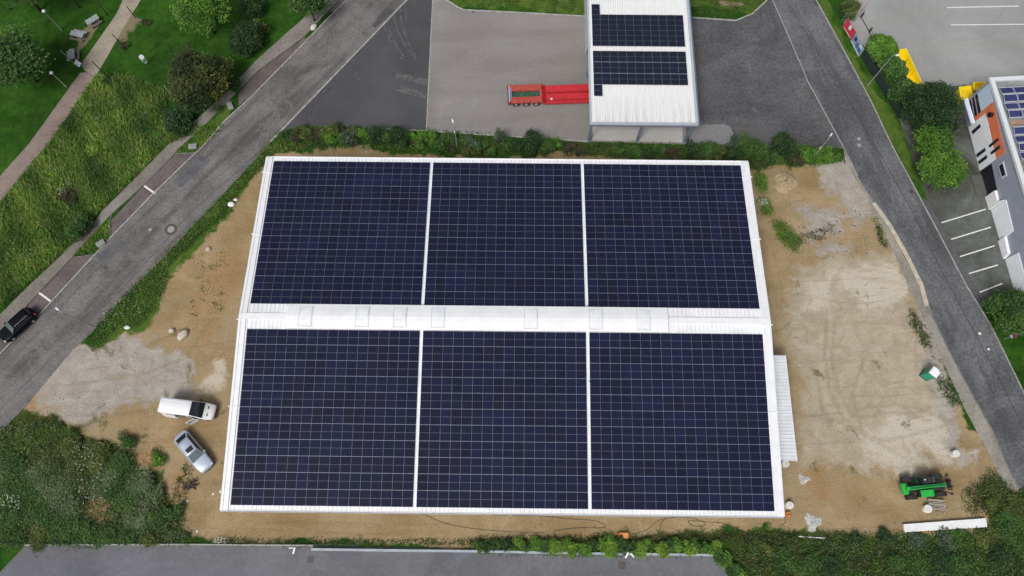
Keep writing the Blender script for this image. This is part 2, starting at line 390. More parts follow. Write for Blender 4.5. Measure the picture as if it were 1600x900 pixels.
def streak(scale, rot, lo, hi):
    return ramp_n(nt, noise_n(nt, pos_n(nt, scale, rot), 1.0, 5, .65, .5), lo, hi)
soilc = mix_n(nt, math_n(nt, 'MULTIPLY', streak((.10, 1.1, 1), -.12, .5, .72), .42), soilc, (.36, .285, .175))
soilc = mix_n(nt, math_n(nt, 'MULTIPLY', streak((.12, 1.6, 1), .1, .52, .75), .38), soilc, (.165, .115, .052))
soilc = mix_n(nt, math_n(nt, 'MULTIPLY', streak((.9, .10, 1), .15, .54, .74), .30), soilc, (.40, .335, .235))
# tyre ruts and crawler marks in the loose soil
soilc = mix_n(nt, math_n(nt, 'MULTIPLY', ramp_n(nt, math_n(nt, 'MULTIPLY', Cz[1], math_n(nt, 'ADD', nE, .35)), .15, .7), .26), soilc, (.17, .125, .065))
# weeds sprouting on the bare soil
wd = math_n(nt, 'MULTIPLY', ramp_n(nt, noise_n(nt, P0, .23, 6, .7, .6), .60, .70), .75)
soilc = mix_n(nt, wd, soilc, (.085, .085, .028))
c = mix_n(nt, edge(A[0], .9), c, soilc)
c = mix_n(nt, 1.0, c, mix_n(nt, ramp_n(nt, noise_n(nt, P0, 5.5, 3, .8), .28, .72), (.81, .81, .81), (1.19, 1.19, 1.19)), 'MULTIPLY')
nt.links.new(c, b.inputs['Base Color']); b.inputs['Roughness'].default_value = .95; b.inputs['Specular IOR Level'].default_value = .1
bump_n(nt, b, math_n(nt, 'ADD', math_n(nt, 'MULTIPLY', nE, 1.0), math_n(nt, 'MULTIPLY', nF, .5)), .55, .22)
me.materials.append(gm)
go = bpy.data.objects.new('ground', me); COL.objects.link(go); struct(go)
# ------------------------------------------------------------------ paved surfaces
ROAD_DIR_L = heading(G(172, 372), G(400, 144)); ROAD_DIR_R = heading(G(1510, 447), G(1392, 225))
ASPH_L = paving('old_asphalt', (.100, .093, .091), (.150, .140, .137), (.215, .204, .199), .11, 3.2, ((.045, .55, 1), ROAD_DIR_L, .8, (.072, .066, .065)), stain=(.35, .6, (.205, .195, .19)), grain=.27, wear=(.075, .5, (.20, .192, .188)))
ASPH_R = paving('worn_asphalt', (.076, .080, .086), (.112, .117, .124), (.165, .172, .182), .12, 3.0, ((.06, .6, 1), ROAD_DIR_R, .75, (.068, .069, .073)), stain=(.4, .5, (.175, .182, .192)), grain=.32, wear=(.085, .45, (.165, .172, .182)))
ASPH_D = paving('dark_asphalt', (.060, .060, .066), (.073, .073, .079), (.090, .090, .096), .1, 3.5, stain=(.35, .35, (.105, .10, .11)), grain=.1)
ASPH_E = paving('speckled_asphalt', (.072, .072, .077), (.100, .100, .106), (.132, .133, .140), .14, 2.8, ((.1, .5, 1), .2, .55, (.070, .070, .074)), stain=(.55, .5, (.165, .167, .175)), grain=.34)
PAVER = paving('block_paving', (.205, .192, .178), (.245, .232, .218), (.285, .272, .258), .06, 2.4, ((.03, .35, 1), 0.05, .5, (.185, .172, .158)), joints=(0, .4, .4, .018, .25, (.14, .13, .12)), stain=(.3, .3, (.20, .185, .165)), grain=.07)
CONC = paving('pale_concrete', (.26, .265, .26), (.31, .315, .31), (.36, .365, .36), .07, 2.2, ((.05, .3, 1), 0.1, .45, (.28, .28, .265)), joints=(.1, 1.2, .6, .02, .12, (.24, .24, .23)), stain=(.22, .35, (.25, .25, .24)), grain=.06)
CONC_S = paving('shelter_concrete', (.36, .36, .34), (.40, .40, .38), (.44, .44, .42), .15, 3, grain=.05)
MOSSY = paving('mossy_paving', (.040, .041, .030), (.068, .072, .056), (.150, .168, .158), .09, 2.3, ((.4, .05, 1), -.25, .35, (.125, .135, .122)), joints=(.3, .25, .25, .02, .3, (.04, .042, .03)), stain=(.28, .6, (.145, .16, .155)))
GREYLOT = paving('grey_yard', (.112, .117, .130), (.135, .141, .156), (.162, .168, .185), .1, 2.2, ((.05, .4, 1), 0.0, .45, (.125, .128, .138)), stain=(.35, .4, (.20, .207, .225)), grain=.09, wear=(.12, .4, (.185, .192, .21)))
SIDEW = paving('sidewalk_slabs', (.165, .152, .128), (.205, .190, .165), (.250, .235, .21), .2, 2.6, joints=(ROAD_DIR_L, .5, .5, .02, .3, (.12, .11, .09)))
REDPAV = paving('reddish_paving', (.100, .082, .080), (.130, .106, .103), (.170, .145, .140), .35, 3, joints=(ROAD_DIR_L, .4, .2, .02, .3, (.08, .065, .062)))
PATHM = paving('brick_path', (.20, .155, .135), (.25, .195, .17), (.29, .235, .21), .3, 3, joints=(-.9, .4, .2, .02, .3, (.14, .11, .1)))
SANDP = paving('sand_path', (.27, .235, .18), (.33, .29, .225), (.38, .335, .265), .3, 3)
KERB = simple('kerb_stone', (.34, .335, .32), .85, var=.25, scale=2)
KERBD = simple('dark_kerb', (.16, .155, .15), .85, var=.25, scale=2)
PAINT = simple('road_paint', (.72, .73, .74), .7, var=.14, scale=4)
def sheet(name, pts, z, mat, plane=0.0):
    m = MB(); m.prism(px(pts), -.3 if z > .02 else z - .002, z); return struct(m.build(name, mat))
LR_R = [(790, -160), (636, 0), (437, 207), (422, 222), (400, 249), (380, 270), (293, 362), (212, 447), (140, 522), (115, 545), (47, 627), (0, 675), (-160, 835)]
LR_L = [(-190, 738), (0, 553), (12, 540), (50, 504), (100, 450), (172, 372), (240, 302), (320, 225), (350, 190), (400, 144), (480, 62), (522, 19), (542, 0), (690, -150)]
sheet('road', LR_R + LR_L, .006, ASPH_L)
sheet('asphalt_yard', [(676, -42), (676, 0), (666, 204.5), (570, 200), (470, 196), (438.5, 206.5), (637, 0)], .012, ASPH_D)
sheet('paved_yard', [(676, -160), (676, 0), (666, 204.5), (800, 213), (917, 221), (1072, 226), (1074, 20), (920, 26), (800, 19.5), (725, 16), (714, 11), (698, 0), (690, -60)], .010, PAVER)
sheet('shelter_floor', [(926, 150), (1068, 150), (1066, 223), (926, 219)], .016, CONC_S)
RR_L = [(1120, -170), (1207, 0), (1232, 57), (1262, 127), (1315, 225), (1340, 275), (1365, 317), (1415, 400), (1440, 450), (1462, 505), (1495, 572), (1522, 622), (1552, 675), (1570, 720), (1600, 777), (1690, 960)]
RR_R = [(1770, 900), (1600, 615), (1547, 507), (1510, 447), (1435, 305), (1392, 225), (1360, 157), (1312, 67), (1275, 0), (1180, -170)]
sheet('road', RR_L + RR_R, .006, ASPH_R)
sheet('asphalt_yard', [(1074, 20), (1072, 226), (1092, 226), (1145, 228), (1300, 232), (1318, 232), (1315, 225), (1262, 127), (1232, 57), (1207, 0), (1197, 2), (1175, 22), (1150, 32), (1082, 28)], .011, ASPH_E)
sheet('concrete_patch', [(1078, 196), (1128, 194), (1140, 197), (1146, 208), (1144, 219), (1130, 226), (1076, 226)], .016, paving('smooth_concrete', (.185, .185, .19), (.205, .205, .21), (.225, .225, .23), .2, 4))
sheet('grey_patch', [(1146, 199), (1220, 198), (1224, 226), (1144, 224), (1148, 208)], .016, paving('fresh_asphalt', (.10, .10, .102), (.112, .112, .115), (.125, .125, .128), .2, 4))
sheet('parking_yard', [(1340, -120), (1900, -120), (1900, 120), (1600, 122), (1545, 134), (1440, 134), (1400, 130), (1372, 100), (1350, 72), (1318, 36), (1330, 20), (1332, 0)], .008, CONC)
sheet('parking_lot', [(1405, 186), (1440, 135), (1700, 130), (1700, 560), (1600, 520), (1548, 470), (1536, 472), (1500, 405), (1449, 313), (1430, 260)], .008, MOSSY)
sheet('parking_strip', [(1437, 309), (1449, 313), (1500, 405), (1540, 474), (1532, 482), (1511, 447)], .010, paving('strip_asphalt', (.080, .084, .088), (.096, .10, .104), (.115, .118, .122), .3, 3))
sheet('service_yard', [(-80, 1000), (-20, 915), (40, 852), (300, 852), (500, 853), (700, 857), (900, 862), (1112, 866), (1152, 900), (1240, 1000)], .008, GREYLOT)
sheet('pavement', [(1318, 235), (1340, 275), (1365, 317), (1440, 450), (1462, 505), (1495, 572), (1522, 622), (1552, 675), (1570, 720), (1600, 777), (1650, 880), (1625, 880), (1572, 765), (1540, 700), (1508, 640), (1480, 580), (1448, 510), (1424, 458), (1400, 402), (1376, 350), (1350, 300), (1322, 256)], .010, paving('gravelly_pavement', (.215, .20, .165), (.275, .258, .218), (.33, .315, .275), .3, 3))
SW = [(505, -2), (470, 33), (450, 50), (400, 95), (372, 125), (348, 150), (265, 225), (160, 330), (145, 352), (125, 372), (45, 447), (0, 492), (-180, 660), (-165, 668), (0, 515), (32, 487), (70, 447), (112, 403), (135, 376), (175, 334), (225, 288), (272, 241), (285, 227), (320, 196), (372, 143), (400, 113), (475, 58), (512, 18), (530, 0), (640, -130), (610, -130)]
sheet('sidewalk', SW, .07, SIDEW)
for k, q in enumerate(([(272.5, 242), (303, 240), (173, 370), (172.5, 346), (226, 289)], [(112.5, 404), (147, 398), (100, 448.5), (0, 551), (-150, 700), (-165, 672), (0, 516.5), (33, 488), (71, 448)], [(475.5, 59), (482, 60), (400, 142.5), (373, 165), (372.5, 145), (400.5, 114)], [(513, 18), (531, 0), (641, -130), (670, -130), (541, 0), (521, 19)])):
    sheet('parking_bay', q, .012, REDPAV)
sheet('path', [(172, -40), (192, 0), (182, 22), (127, 100), (132, 110), (150, 120), (155, 110), (200, 32), (220, 0), (240, -40)], .008, SANDP)
sheet('path', [(125.5, 113.5), (45, 225), (0, 275), (-120, 410), (-110, 450), (0, 315), (74, 225), (150, 121), (140, 113)], .010, PATHM)
# repaired patches
PATCH = paving('patch_asphalt', (.085, .086, .094), (.105, .106, .115), (.13, .132, .14), .5, 3)
sheet('road_patch', [(270, 284), (314, 242), (330, 250), (283, 294)], .011, PATCH)
sheet('road_patch', [(150, 400), (185, 372), (198, 380), (162, 416)], .011, PATCH)
sheet('road_patch', [(581, 41), (604, 12), (617, 17), (586, 44)], .011, ASPH_D)
# kerbs
def kerb(pts, w=.16, z1=.12, mat=KERB, side=0.0):
    m = MB(); m.strip(px(pts), w, -.1, z1, side=side); return struct(m.build('kerb', mat))
kerb(LR_L, .16, .05); kerb([(790, -160), (636, 0), (437, 207), (422, 222)], .2, .06)
kerb([(422, 222), (400, 249), (380, 270), (293, 362), (212, 447), (140, 522), (115, 545)], .12, .05, KERBD)
kerb([(47, 627), (0, 675), (-160, 835)], .12, .05, KERBD)
m = MB(); m.strip(px([(637.5, 0), (438.5, 207)]), .14, .0, .022, side=-.32); struct(m.build('drain_channel', KERBD))
kerb(RR_L[:6], .11, .05); kerb(RR_R, .12, .10)
kerb([(1365, 317), (1390, 352), (1415, 396), (1440, 446), (1448, 478)], .55, .035, simple('pale_kerb', (.46, .41, .33), .9, var=.2, scale=1.5), side=0.0)
kerb([(1448, 480), (1462, 505), (1495, 572), (1522, 622), (1552, 675), (1570, 720), (1600, 777), (1690, 960)], .14, .05, KERBD)
kerb([(676, -160), (676, 0), (666, 204.5)], .13, .02)
kerb([(570, 200), (666, 205), (800, 213.5), (917, 221.5)], .18, .12)
kerb([(690, -20), (698, 0), (714, 11), (725, 16), (800, 19.5), (917, 26)], .2, .12); kerb([(1082, 28), (1150, 32.5), (1175, 22), (1197, 2), (1206, -20)], .2, .12)
kerb([(505, -2), (475, 58), (400, 113), (372, 143)], .1, .09, KERBD); kerb([(272, 241), (226, 288), (175, 334), (172, 346), (173, 370)], .12, .10, KERBD); kerb([(147, 398), (112, 403), (70, 447), (33, 487), (0, 516)], .12, .10, KERBD); kerb([(272, 241), (303, 239)], .12, .1, KERBD)
# painted lines
def paint(ls, w=.14, z=.019, mat=PAINT):
    for l in ls:
        m = MB(); m.strip(px(l), w, z - .003, z); struct(m.build('road_marking', mat))
paint([[(225.5, 290.5), (242.5, 302.5)], [(61, 457.5), (79, 470.5)]], .24)
paint([[(1471, 348), (1540, 327)], [(1486, 374), (1548, 355)], [(1500, 401), (1554, 384)], [(1514, 427.5), (1559, 414)], [(1530, 457), (1566, 443)], [(1480, 12), (1592, 9.5)], [(1486, 39), (1600, 38)], [(1600, 38), (1720, 37)]], .15)
TYRE = new_mat('tyre_scuff')
def scuff(name, col, lo, hi):
    m, nt, b = new_mat(name); p = pos_n(nt)
    f = noise_n(nt, p, 1.3, 6, .7, .6)
    b.inputs['Base Color'].default_value = c4(col); b.inputs['Roughness'].default_value = .9
    nt.links.new(math_n(nt, 'MULTIPLY', ramp_n(nt, f, lo, hi), .5), b.inputs['Alpha']); return m
SCUFF = scuff('dried_mud', (.17, .17, .172), .40, .60); CRACK = simple('crack_seal', (.05, .05, .055), .6)
def mark(name, l, w, mat, z=.017):
    m = MB(); m.strip(px(l), w, z - .001, z); struct(m.build(name, mat))
for l in ([(600, 20), (602, 45), (614, 72), (628, 92)], [(603, 18), (607, 45), (620, 72), (632, 92)], [(615, 18), (618, 40), (630, 66), (644, 88)], [(625, 12), (628, 40), (638, 66), (650, 92)], [(634, 8), (634, 25), (637, 40)]):
    mark('mud_track', l, .28, SCUFF)
SCUFF2 = scuff('pale_dust', (.19, .188, .19), .36, .62)
mark('mud_track', [(618, 118), (640, 122), (668, 129)], .9, SCUFF2); mark('mud_track', [(618, 138), (640, 143), (666, 150)], .9, SCUFF2)
for q in ([(550, 98), (560, 112), (556, 128)], [(500, 150), (520, 140), (530, 118)], [(478, 190), (500, 160)]): mark('mud_track', q, 1.2, scuff('dust', (.14, .138, .145), .52, .66))
mark('road_seam', [(1236, 0), (1300, 110), (1360, 215), (1420, 320), (1480, 440), (1560, 590), (1600, 670), (1690, 860)], .09, CRACK, .012)
mark('road_seam', [(430, 215), (300, 330), (190, 452), (60, 580), (-60, 700)], .07, CRACK, .012)
mark('yard_seam', [(1200, 0), (1214, 50), (1216, 62), (1190, 70)], .10, CRACK, .016)
# covers and drains set in the paving
IRON = simple('cast_iron', (.075, .068, .066), .6, var=.3); IRONL = simple('worn_iron', (.30, .29, .27), .6)
def cover(u, v, r, label, ring=None, z=.02):
    p = G(u, v); t = thing('manhole_cover', label, 'manhole cover', (p[0], p[1], 0))
    m = MB(); m.cyl((0, 0, -.05), (0, 0, z), r, r, 20); m.build('cover', IRONL if ring else IRON, t)
    if ring:
        m = MB(); m.cyl((0, 0, -.05), (0, 0, z - .006), ring, ring, 24); m.build('frame', IRON, t)
    return t
cover(267, 358.5, .46, 'round manhole cover with wide dark tar ring on the left road', .82); cover(234.5, 359, .24, 'small pale round cover beside the dark ringed manhole', .3)
cover(1342, 217, .28, 'white pale round cover in the right road near the shrubs', .34); cover(1342.5, 227, .3, 'pale round cover just below the white one in the right road', .36)
cover(165, 418, .3, 'dark round cover at the patched spot on the left road')
def grate(u, v, s, label, rz=0.0):
    p = G(u, v); t = thing('drain_grate', label, 'drain grate', (p[0], p[1], 0), rz)
    m = MB(); m.box(-s, s, -s, s, -.05, .016); m.build('frame', IRON, t)
    m = MB()
    for k in range(7): m.box(-s * .85, s * .85, -s * .85 + k * s * .26, -s * .85 + k * s * .26 + s * .14, .014, .026)
    m.build('bars', simple('grate_bars', (.10, .082, .08), .6), t)
grate(485.5, 874, .38, 'square brown drain grate on the left of the service yard'); grate(972, 883, .40, 'square brown drain grate on the right of the service yard')
grate(739.5, 18, .2, 'small rusty drain grate by the curved kerb of the paved yard'); grate(1456.5, 316, .26, 'dark square drain grate at the corner of the mossy parking lot', .5)
grate(409, 137, .2, 'dark drain grate at the left road kerb below the white boulder', .7); grate(1425, 300, .3, 'dark drain grate at the kerb of the right road', -1.0)
# ------------------------------------------------------------------ the big hall
WHITE = simple('white_sheet', (.79, .815, .83), .38, 0, .5, .07, .5); WHITE2 = simple('white_trim', (.78, .80, .82), .4, 0, .5, .04, 1)
WALLM = simple('wall_cladding', (.42, .43, .44), .6, var=.08, scale=1); OPAL = simple('opal_skylight', (.77, .80, .82), .3, 0, .5, .06, 1)
SEAL = simple('dark_joint', (.16, .17, .18), .7); ALU = simple('aluminium', (.62, .64, .68), .35, .6, .5, .06, 1)
AL = .086275; RZ0 = 8.0; DR = -.105
ca, sa = math.cos(AL), math.sin(AL)
def slope(x, s, off=0.0):
    """point on the hall's roof: s metres up (+, north) or down (-) the slope from the ridge, off above the panel plane"""
    sg = 1 if s >= 0 else -1; a = abs(s)
    return (x, sg * (a * ca + off * sa), RZ0 - a * sa + off * ca)
hall = thing('industrial_hall', 'large white roofed industrial hall covered in dark blue solar panels', 'hall', (0, 0, 0))
XE = 30.2; SE = 21.12
for sgn, nm in ((-1, 'roof'), (1, 'roof')):
    mb = MB(); prof = []
    x = -XE + .05; pitch = .48
    while x < XE - .05:
        prof += [(x, 0), (x + pitch * .58, 0), (x + pitch * .68, .045), (x + pitch * .90, .045)]; x += pitch
    prof = [(min(a, XE), h) for a, h in prof] + [(XE, 0)]
    n = len(prof)
    vs = [slope(a, sgn * .02, DR + h) for a, h in prof] + [slope(a, sgn * SE, DR + h) for a, h in prof]
    fs = [(i, i + 1, n + i + 1, n + i)[::1 if sgn < 0 else -1] for i in range(n - 1)]
    mb.add(vs, [f[::-1] for f in fs])
    nn = len(mb.v)
    mb.hexa([slope(-XE, sgn * .02, DR - .12), slope(XE, sgn * .02, DR - .12), slope(XE, sgn * SE, DR - .12), slope(-XE, sgn * SE, DR - .12)][::-sgn],
            [slope(-XE, sgn * .02, DR - .01), slope(XE, sgn * .02, DR - .01), slope(XE, sgn * SE, DR - .01), slope(-XE, sgn * SE, DR - .01)][::-sgn])
    o = mb.build(nm, WHITE, hall)
for sx in (-1, 1):
    mb = MB()
    for sgn in (-1, 1):
        for (a, b_, h0, h1) in ((XE - .78, XE - .52, -.10, .02), (XE - .525, XE - .20, -.10, -.01), (XE - .22, XE + .06, -.45, .05)):
            q = [slope(sx * a, sgn * .0, h0), slope(sx * b_, sgn * .0, h0), slope(sx * b_, sgn * (SE + .08), h0), slope(sx * a, sgn * (SE + .08), h0)]
            p = [slope(sx * a, sgn * .0, h1), slope(sx * b_, sgn * .0, h1), slope(sx * b_, sgn * (SE + .08), h1), slope(sx * a, sgn * (SE + .08), h1)]
            k = 1 if sx * sgn < 0 else -1
            mb.hexa(q[::k], p[::k])
    for sgn, s in ((-1, 10.2), (1, 10.4), (-1, .4), (1, 19.0)):
        a = slope(sx * (XE - .3), sgn * s); mb.box(a[0] - .55, a[0] + .55, a[1] - .05, a[1] + .05, a[2] - .1, a[2] + .075)
    mb.build('verge_trim', WHITE2, hall)
for sgn in (-1, 1):
    mb = MB(); a = slope(0, sgn * SE); y0, y1 = sorted((a[1] + sgn * .02, a[1] + sgn * .22))
    z1 = a[2] - .02
    mb.box(-XE, XE, y0, y1, z1 - .2, z1 - .15); mb.box(-XE, XE, y1 - .025 if sgn > 0 else y0, y1 if sgn > 0 else y0 + .025, z1 - .15, z1)
    mb.build('gutter', WHITE2, hall)
mb = MB()
mb.hexa([slope(-XE + .05, -.34, -.09), slope(XE - .05, -.34, -.09), slope(XE - .05, .34, -.09), slope(-XE + .05, .34, -.09)], [(-XE + .05, -.34, RZ0 + .0), (XE - .05, -.34, RZ0 + .0), (XE - .05, .34, RZ0 + .03), (-XE + .05, .34, RZ0 + .03)])
mb.build('ridge_cap', WHITE2, hall)
# long raised ridge cover with seven opal vents
X0 = G(450, 495, RZ0)[0]; X1 = G(1043, 500, RZ0)[0]
mb = MB(); rings = []
for x in (X0, X1):
    rings.append([(x, -1.45, RZ0 - .28), (x, -1.45, RZ0 + .10), (x, -.5, RZ0 + .30), (x, 0, RZ0 + .36), (x, .5, RZ0 + .30), (x, 1.45, RZ0 + .10), (x, 1.45, RZ0 - .28)])
mb.loft(rings)
xx = X0 + .9
while xx < X1 - .5:
    for (ya, za, yb, zb) in ((-1.45, .10, -.5, .30), (-.5, .30, .0, .36), (0, .36, .5, .30), (.5, .30, 1.45, .10)):
        mb.hexa([(xx, ya, RZ0 + za - .01), (xx + .05, ya, RZ0 + za - .01), (xx + .05, yb, RZ0 + zb - .01), (xx, yb, RZ0 + zb - .01)], [(xx, ya, RZ0 + za + .018), (xx + .05, ya, RZ0 + za + .018), (xx + .05, yb, RZ0 + zb + .018), (xx, yb, RZ0 + zb + .018)])
    xx += 1.0
rv = mb.build('ridge_cover', simple('white_cover', (.80, .82, .83), .4, 0, .5, .04, .6), hall)
for u in (477, 566, 625, 684.5, 829.5, 931.5, 1005.5):
    xc = G(u, 497, RZ0 + .3)[0]
    mb = MB(); rr = []
    for x in (xc - .68, xc + .68):
        rr.append([(x, -1.12, RZ0 + .12), (x, -1.12, RZ0 + .22), (x, -.5, RZ0 + .36), (x, 0, RZ0 + .41), (x, .5, RZ0 + .36), (x, 1.12, RZ0 + .22), (x, 1.12, RZ0 + .12)])
    mb.loft(rr); vent = mb.build('vent_dome', OPAL, rv, bevel=.04)
    mb = MB()
    for x in (xc - .75, xc + .75):
        mb.loft([[(x + d, -1.2, RZ0 + .12), (x + d, -1.2, RZ0 + .20), (x + d, 0, RZ0 + .40), (x + d, 1.2, RZ0 + .20), (x + d, 1.2, RZ0 + .12)] for d in (-.035, .035)])
    mb.box(xc - .8, xc + .8, -1.22, -1.16, RZ0 + .1, RZ0 + .20)
    mb.build('vent_frame', simple('vent_frame', (.56, .59, .62), .5), vent)
mb = MB(); e = slope(0, SE)
mb.box(-29.6, 29.6, -e[1] + .75, -e[1] + .95, 0, e[2] - .15); mb.box(-29.6, 29.6, e[1] - .95, e[1] - .75, 0, e[2] - .15)
for sx in (-1, 1):
    x0, x1 = sorted((sx * 29.6, sx * 29.4)); pts = [(-e[1] + .95, 0), (e[1] - .95, 0), (e[1] - .95, e[2] - .2), (0, RZ0 - .25), (-e[1] + .95, e[2] - .2)]
    mb.add([(x0, p[0], p[1]) for p in pts] + [(x1, p[0], p[1]) for p in pts], [(4, 3, 2, 1, 0), (5, 6, 7, 8, 9)])
mb.build('wall', WALLM, hall)
# lean-to on the right gable
LX0, LX1, LY0, LY1 = 29.62, 33.4, -15.1, -2.9
mb = MB(); y = LY0
mb.hexa([(LX0, LY0, 3.30), (LX1, LY0, 3.06), (LX1, LY1, 3.06), (LX0, LY1, 3.30)], [(LX0, LY0, 3.42), (LX1, LY0, 3.18), (LX1, LY1, 3.18), (LX0, LY1, 3.42)])
while y < LY1 - .1:
    mb.hexa([(LX0, y, 3.41), (LX1, y, 3.17), (LX1, y + .12, 3.17), (LX0, y + .12, 3.41)], [(LX0, y + .03, 3.47), (LX1 + .01, y + .03, 3.23), (LX1 + .01, y + .09, 3.23), (LX0, y + .09, 3.47)]); y += .40
lean = mb.build('annex_roof', simple('grey_white_sheet', (.72, .75, .78), .45, var=.05, scale=1), hall)
mb = MB(); mb.box(LX1 - .02, LX1 + .08, LY0 - .05, LY1 + .05, 2.92, 3.2); mb.build('fascia', WHITE2, lean)
mb = MB(); mb.box(LX0, LX1 - .3, LY0 + .25, LY1 - .25, 0, 3.02); mb.build('annex_wall', WALLM, hall)
mb = MB(); DK = simple('black_rubber', (.025, .025, .027), .6)
for (x, s) in ((-8.55, -6.9), (-8.55, -18.2), (9.7, -7.0), (-8.62, 1.7), (9.68, 1.72)):
    a = slope(x, s, -.03); mb.box(a[0] - .21, a[0] + .21, a[1] - .035, a[1] + .035, a[2] - .06, a[2] + .02)
mb.build('cable_bridge', DK, hall)
# ------------------------------------------------------------------ solar panels
def panel_materials():
    fr = simple('panel_frame', (.22, .245, .32), .4, .25, .5, .05, 2)
    m, nt, b = new_mat('solar_cells')
    uv = nt.nodes.new('ShaderNodeUVMap'); s = nt.nodes.new('ShaderNodeSeparateXYZ'); nt.links.new(uv.outputs[0], s.inputs[0])
    g = nt.nodes.new('ShaderNodeNewGeometry'); oi = nt.nodes.new('ShaderNodeObjectInfo')
    rnd = math_n(nt, 'FRACT', math_n(nt, 'ADD', math_n(nt, 'MULTIPLY', g.outputs['Random Per Island'], 7.31), math_n(nt, 'MULTIPLY', oi.outputs['Random'], 3.77)))
    r2 = math_n(nt, 'FRACT', math_n(nt, 'MULTIPLY', rnd, 13.7))
    c = mix_n(nt, rnd, (.0042, .0060, .0215), (.0074, .0120, .042))
    c = mix_n(nt, math_n(nt, 'MULTIPLY', ramp_n(nt, r2, .6, 1.0), .65), c, (.0080, .0080, .020))
    c = mix_n(nt, math_n(nt, 'MULTIPLY', ramp_n(nt, noise_n(nt, pos_n(nt), .11, 4, .6), .35, .7), .5), c, (.0062, .0085, .030))
    def ln(x, k, w):
        f = math_n(nt, 'FRACT', math_n(nt, 'MULTIPLY', x, k)); d = math_n(nt, 'ABSOLUTE', math_n(nt, 'SUBTRACT', f, .5))
        return ramp_n(nt, d, .5 - w, .5 - w * .4)
    c = mix_n(nt, math_n(nt, 'MULTIPLY', ln(s.outputs[0], 6, .06), .42), c, (.12, .13, .20))
    c = mix_n(nt, math_n(nt, 'MULTIPLY', ln(s.outputs[1], 9, .05), .10), c, (.12, .13, .20))
    c = mix_n(nt, math_n(nt, 'MULTIPLY', ln(s.outputs[0], 60, .2), .05), c, (.2, .2, .25))
    nt.links.new(c, b.inputs['Base Color']); b.inputs['Roughness'].default_value = .14; b.inputs['Specular IOR Level'].default_value = .09
    return fr, m
PFR, PCELL = panel_materials()
PBUS = simple('panel_midline', (.15, .165, .22), .45)
PW, PH = 1.154, 1.742
def panel_faces(mb, tf, w=1.139, h=1.722, t=.035, fw=.020):
    """one framed module; tf maps local x, y, z to the place; returns cell faces for uv"""
    a, b_ = w / 2, h / 2
    P = lambda L: [tf(*q) for q in L]; fs = fw * .45
    mb.add(P([(-a, -b_, -t), (a, -b_, -t), (a, b_, -t), (-a, b_, -t), (-a, -b_, 0), (a, -b_, 0), (a, b_, 0), (-a, b_, 0), (-a + fs, -b_ + fw, 0), (a - fs, -b_ + fw, 0), (a - fs, b_ - fw, 0), (-a + fs, b_ - fw, 0)]),
           [(3, 2, 1, 0), (0, 1, 5, 4), (1, 2, 6, 5), (2, 3, 7, 6), (3, 0, 4, 7), (4, 5, 9, 8), (5, 6, 10, 9), (6, 7, 11, 10), (7, 4, 8, 11)], 0)
    z = -.004
    mb.add(P([(-a + fs, -b_ + fw, z), (a - fs, -b_ + fw, z), (a - fs, b_ - fw, z), (-a + fs, b_ - fw, z),
              (-a + fs, -.013, z), (a - fs, -.013, z), (a - fs, .013, z), (-a + fs, .013, z)]), [(0, 1, 5, 4), (7, 6, 2, 3)], 1)
    mb.m[-1] = 1
    n = len(mb.v); mb.f.append((n - 4, n - 3, n - 2, n - 1)); mb.m.append(2)
def panel_uv(o):
    me = o.data; uv = me.uv_layers.new(name='uv'); mi = np.zeros(len(me.polygons), np.int32); me.polygons.foreach_get('material_index', mi)
    ls = np.zeros(len(me.polygons), np.int32); me.polygons.foreach_get('loop_start', ls)
    A = np.zeros((len(me.loops), 2), np.float32); sq = np.array([(0, 0), (1, 0), (1, 1), (0, 1)], np.float32)
    for s_ in ls[mi == 1]: A[s_:s_ + 4] = sq
    uv.data.foreach_set('uv', A.ravel())
COLS = []
x0 = -(25 * PW + .3597)
for blk, nc, x_start in (('left', 17, 0.0), ('middle', 16, 17 * PW + .3597), ('right', 17, 33 * PW + 2 * .3597)):
    for k in range(nc): COLS.append((blk, k + 1, x0 + x_start + (k + .5) * PW))
GU = 1.499
mb = MB(); panel_faces(mb, lambda x, y, z: (x, y, z)); PROTO = mb.build('solar_panel', [PFR, PCELL, PBUS]); panel_uv(PROTO)
first = True
rest = MB(); rest_n = 0
for row in range(11):                       # counted down from the ridge
    for side in (-1, 1):
        for blk, k, x in COLS:
            s = side * (GU + (row + .5) * PH)
            if side < 0 and row >= 7:
                o = PROTO if first else PROTO.copy()
                if not first: COL.objects.link(o)
                first = False
                o.location = slope(x + .031, s); o.rotation_euler = (AL, 0, 0)
                up = 11 - row
                rown = 'bottom row at the eave' if up == 1 else '%s row above the eave' % ORD[up]
                tag(o, 'solar panel, %s, %s from left in the lower %s block' % (rown, ORD[k], blk), 'solar panel', 'solar panels on the lower half of the hall roof')
            else:
                a = -side * AL; cx_, sx_ = math.cos(a), math.sin(a); L = slope(x + (.031 if side < 0 else 0), s)
                panel_faces(rest, lambda px_, py_, pz_, L=L, c_=cx_, s_=sx_: (L[0] + px_, L[1] + py_ * c_ - pz_ * s_, L[2] + py_ * s_ + pz_ * c_))
o = rest.build('solar_panels', [PFR, PCELL, PBUS]); panel_uv(o); struct(o, 'stuff')
tag(o, 'all the remaining dark blue solar panels higher up on the hall roof', 'solar panels', 'solar panels on the upper rows of the hall roof')
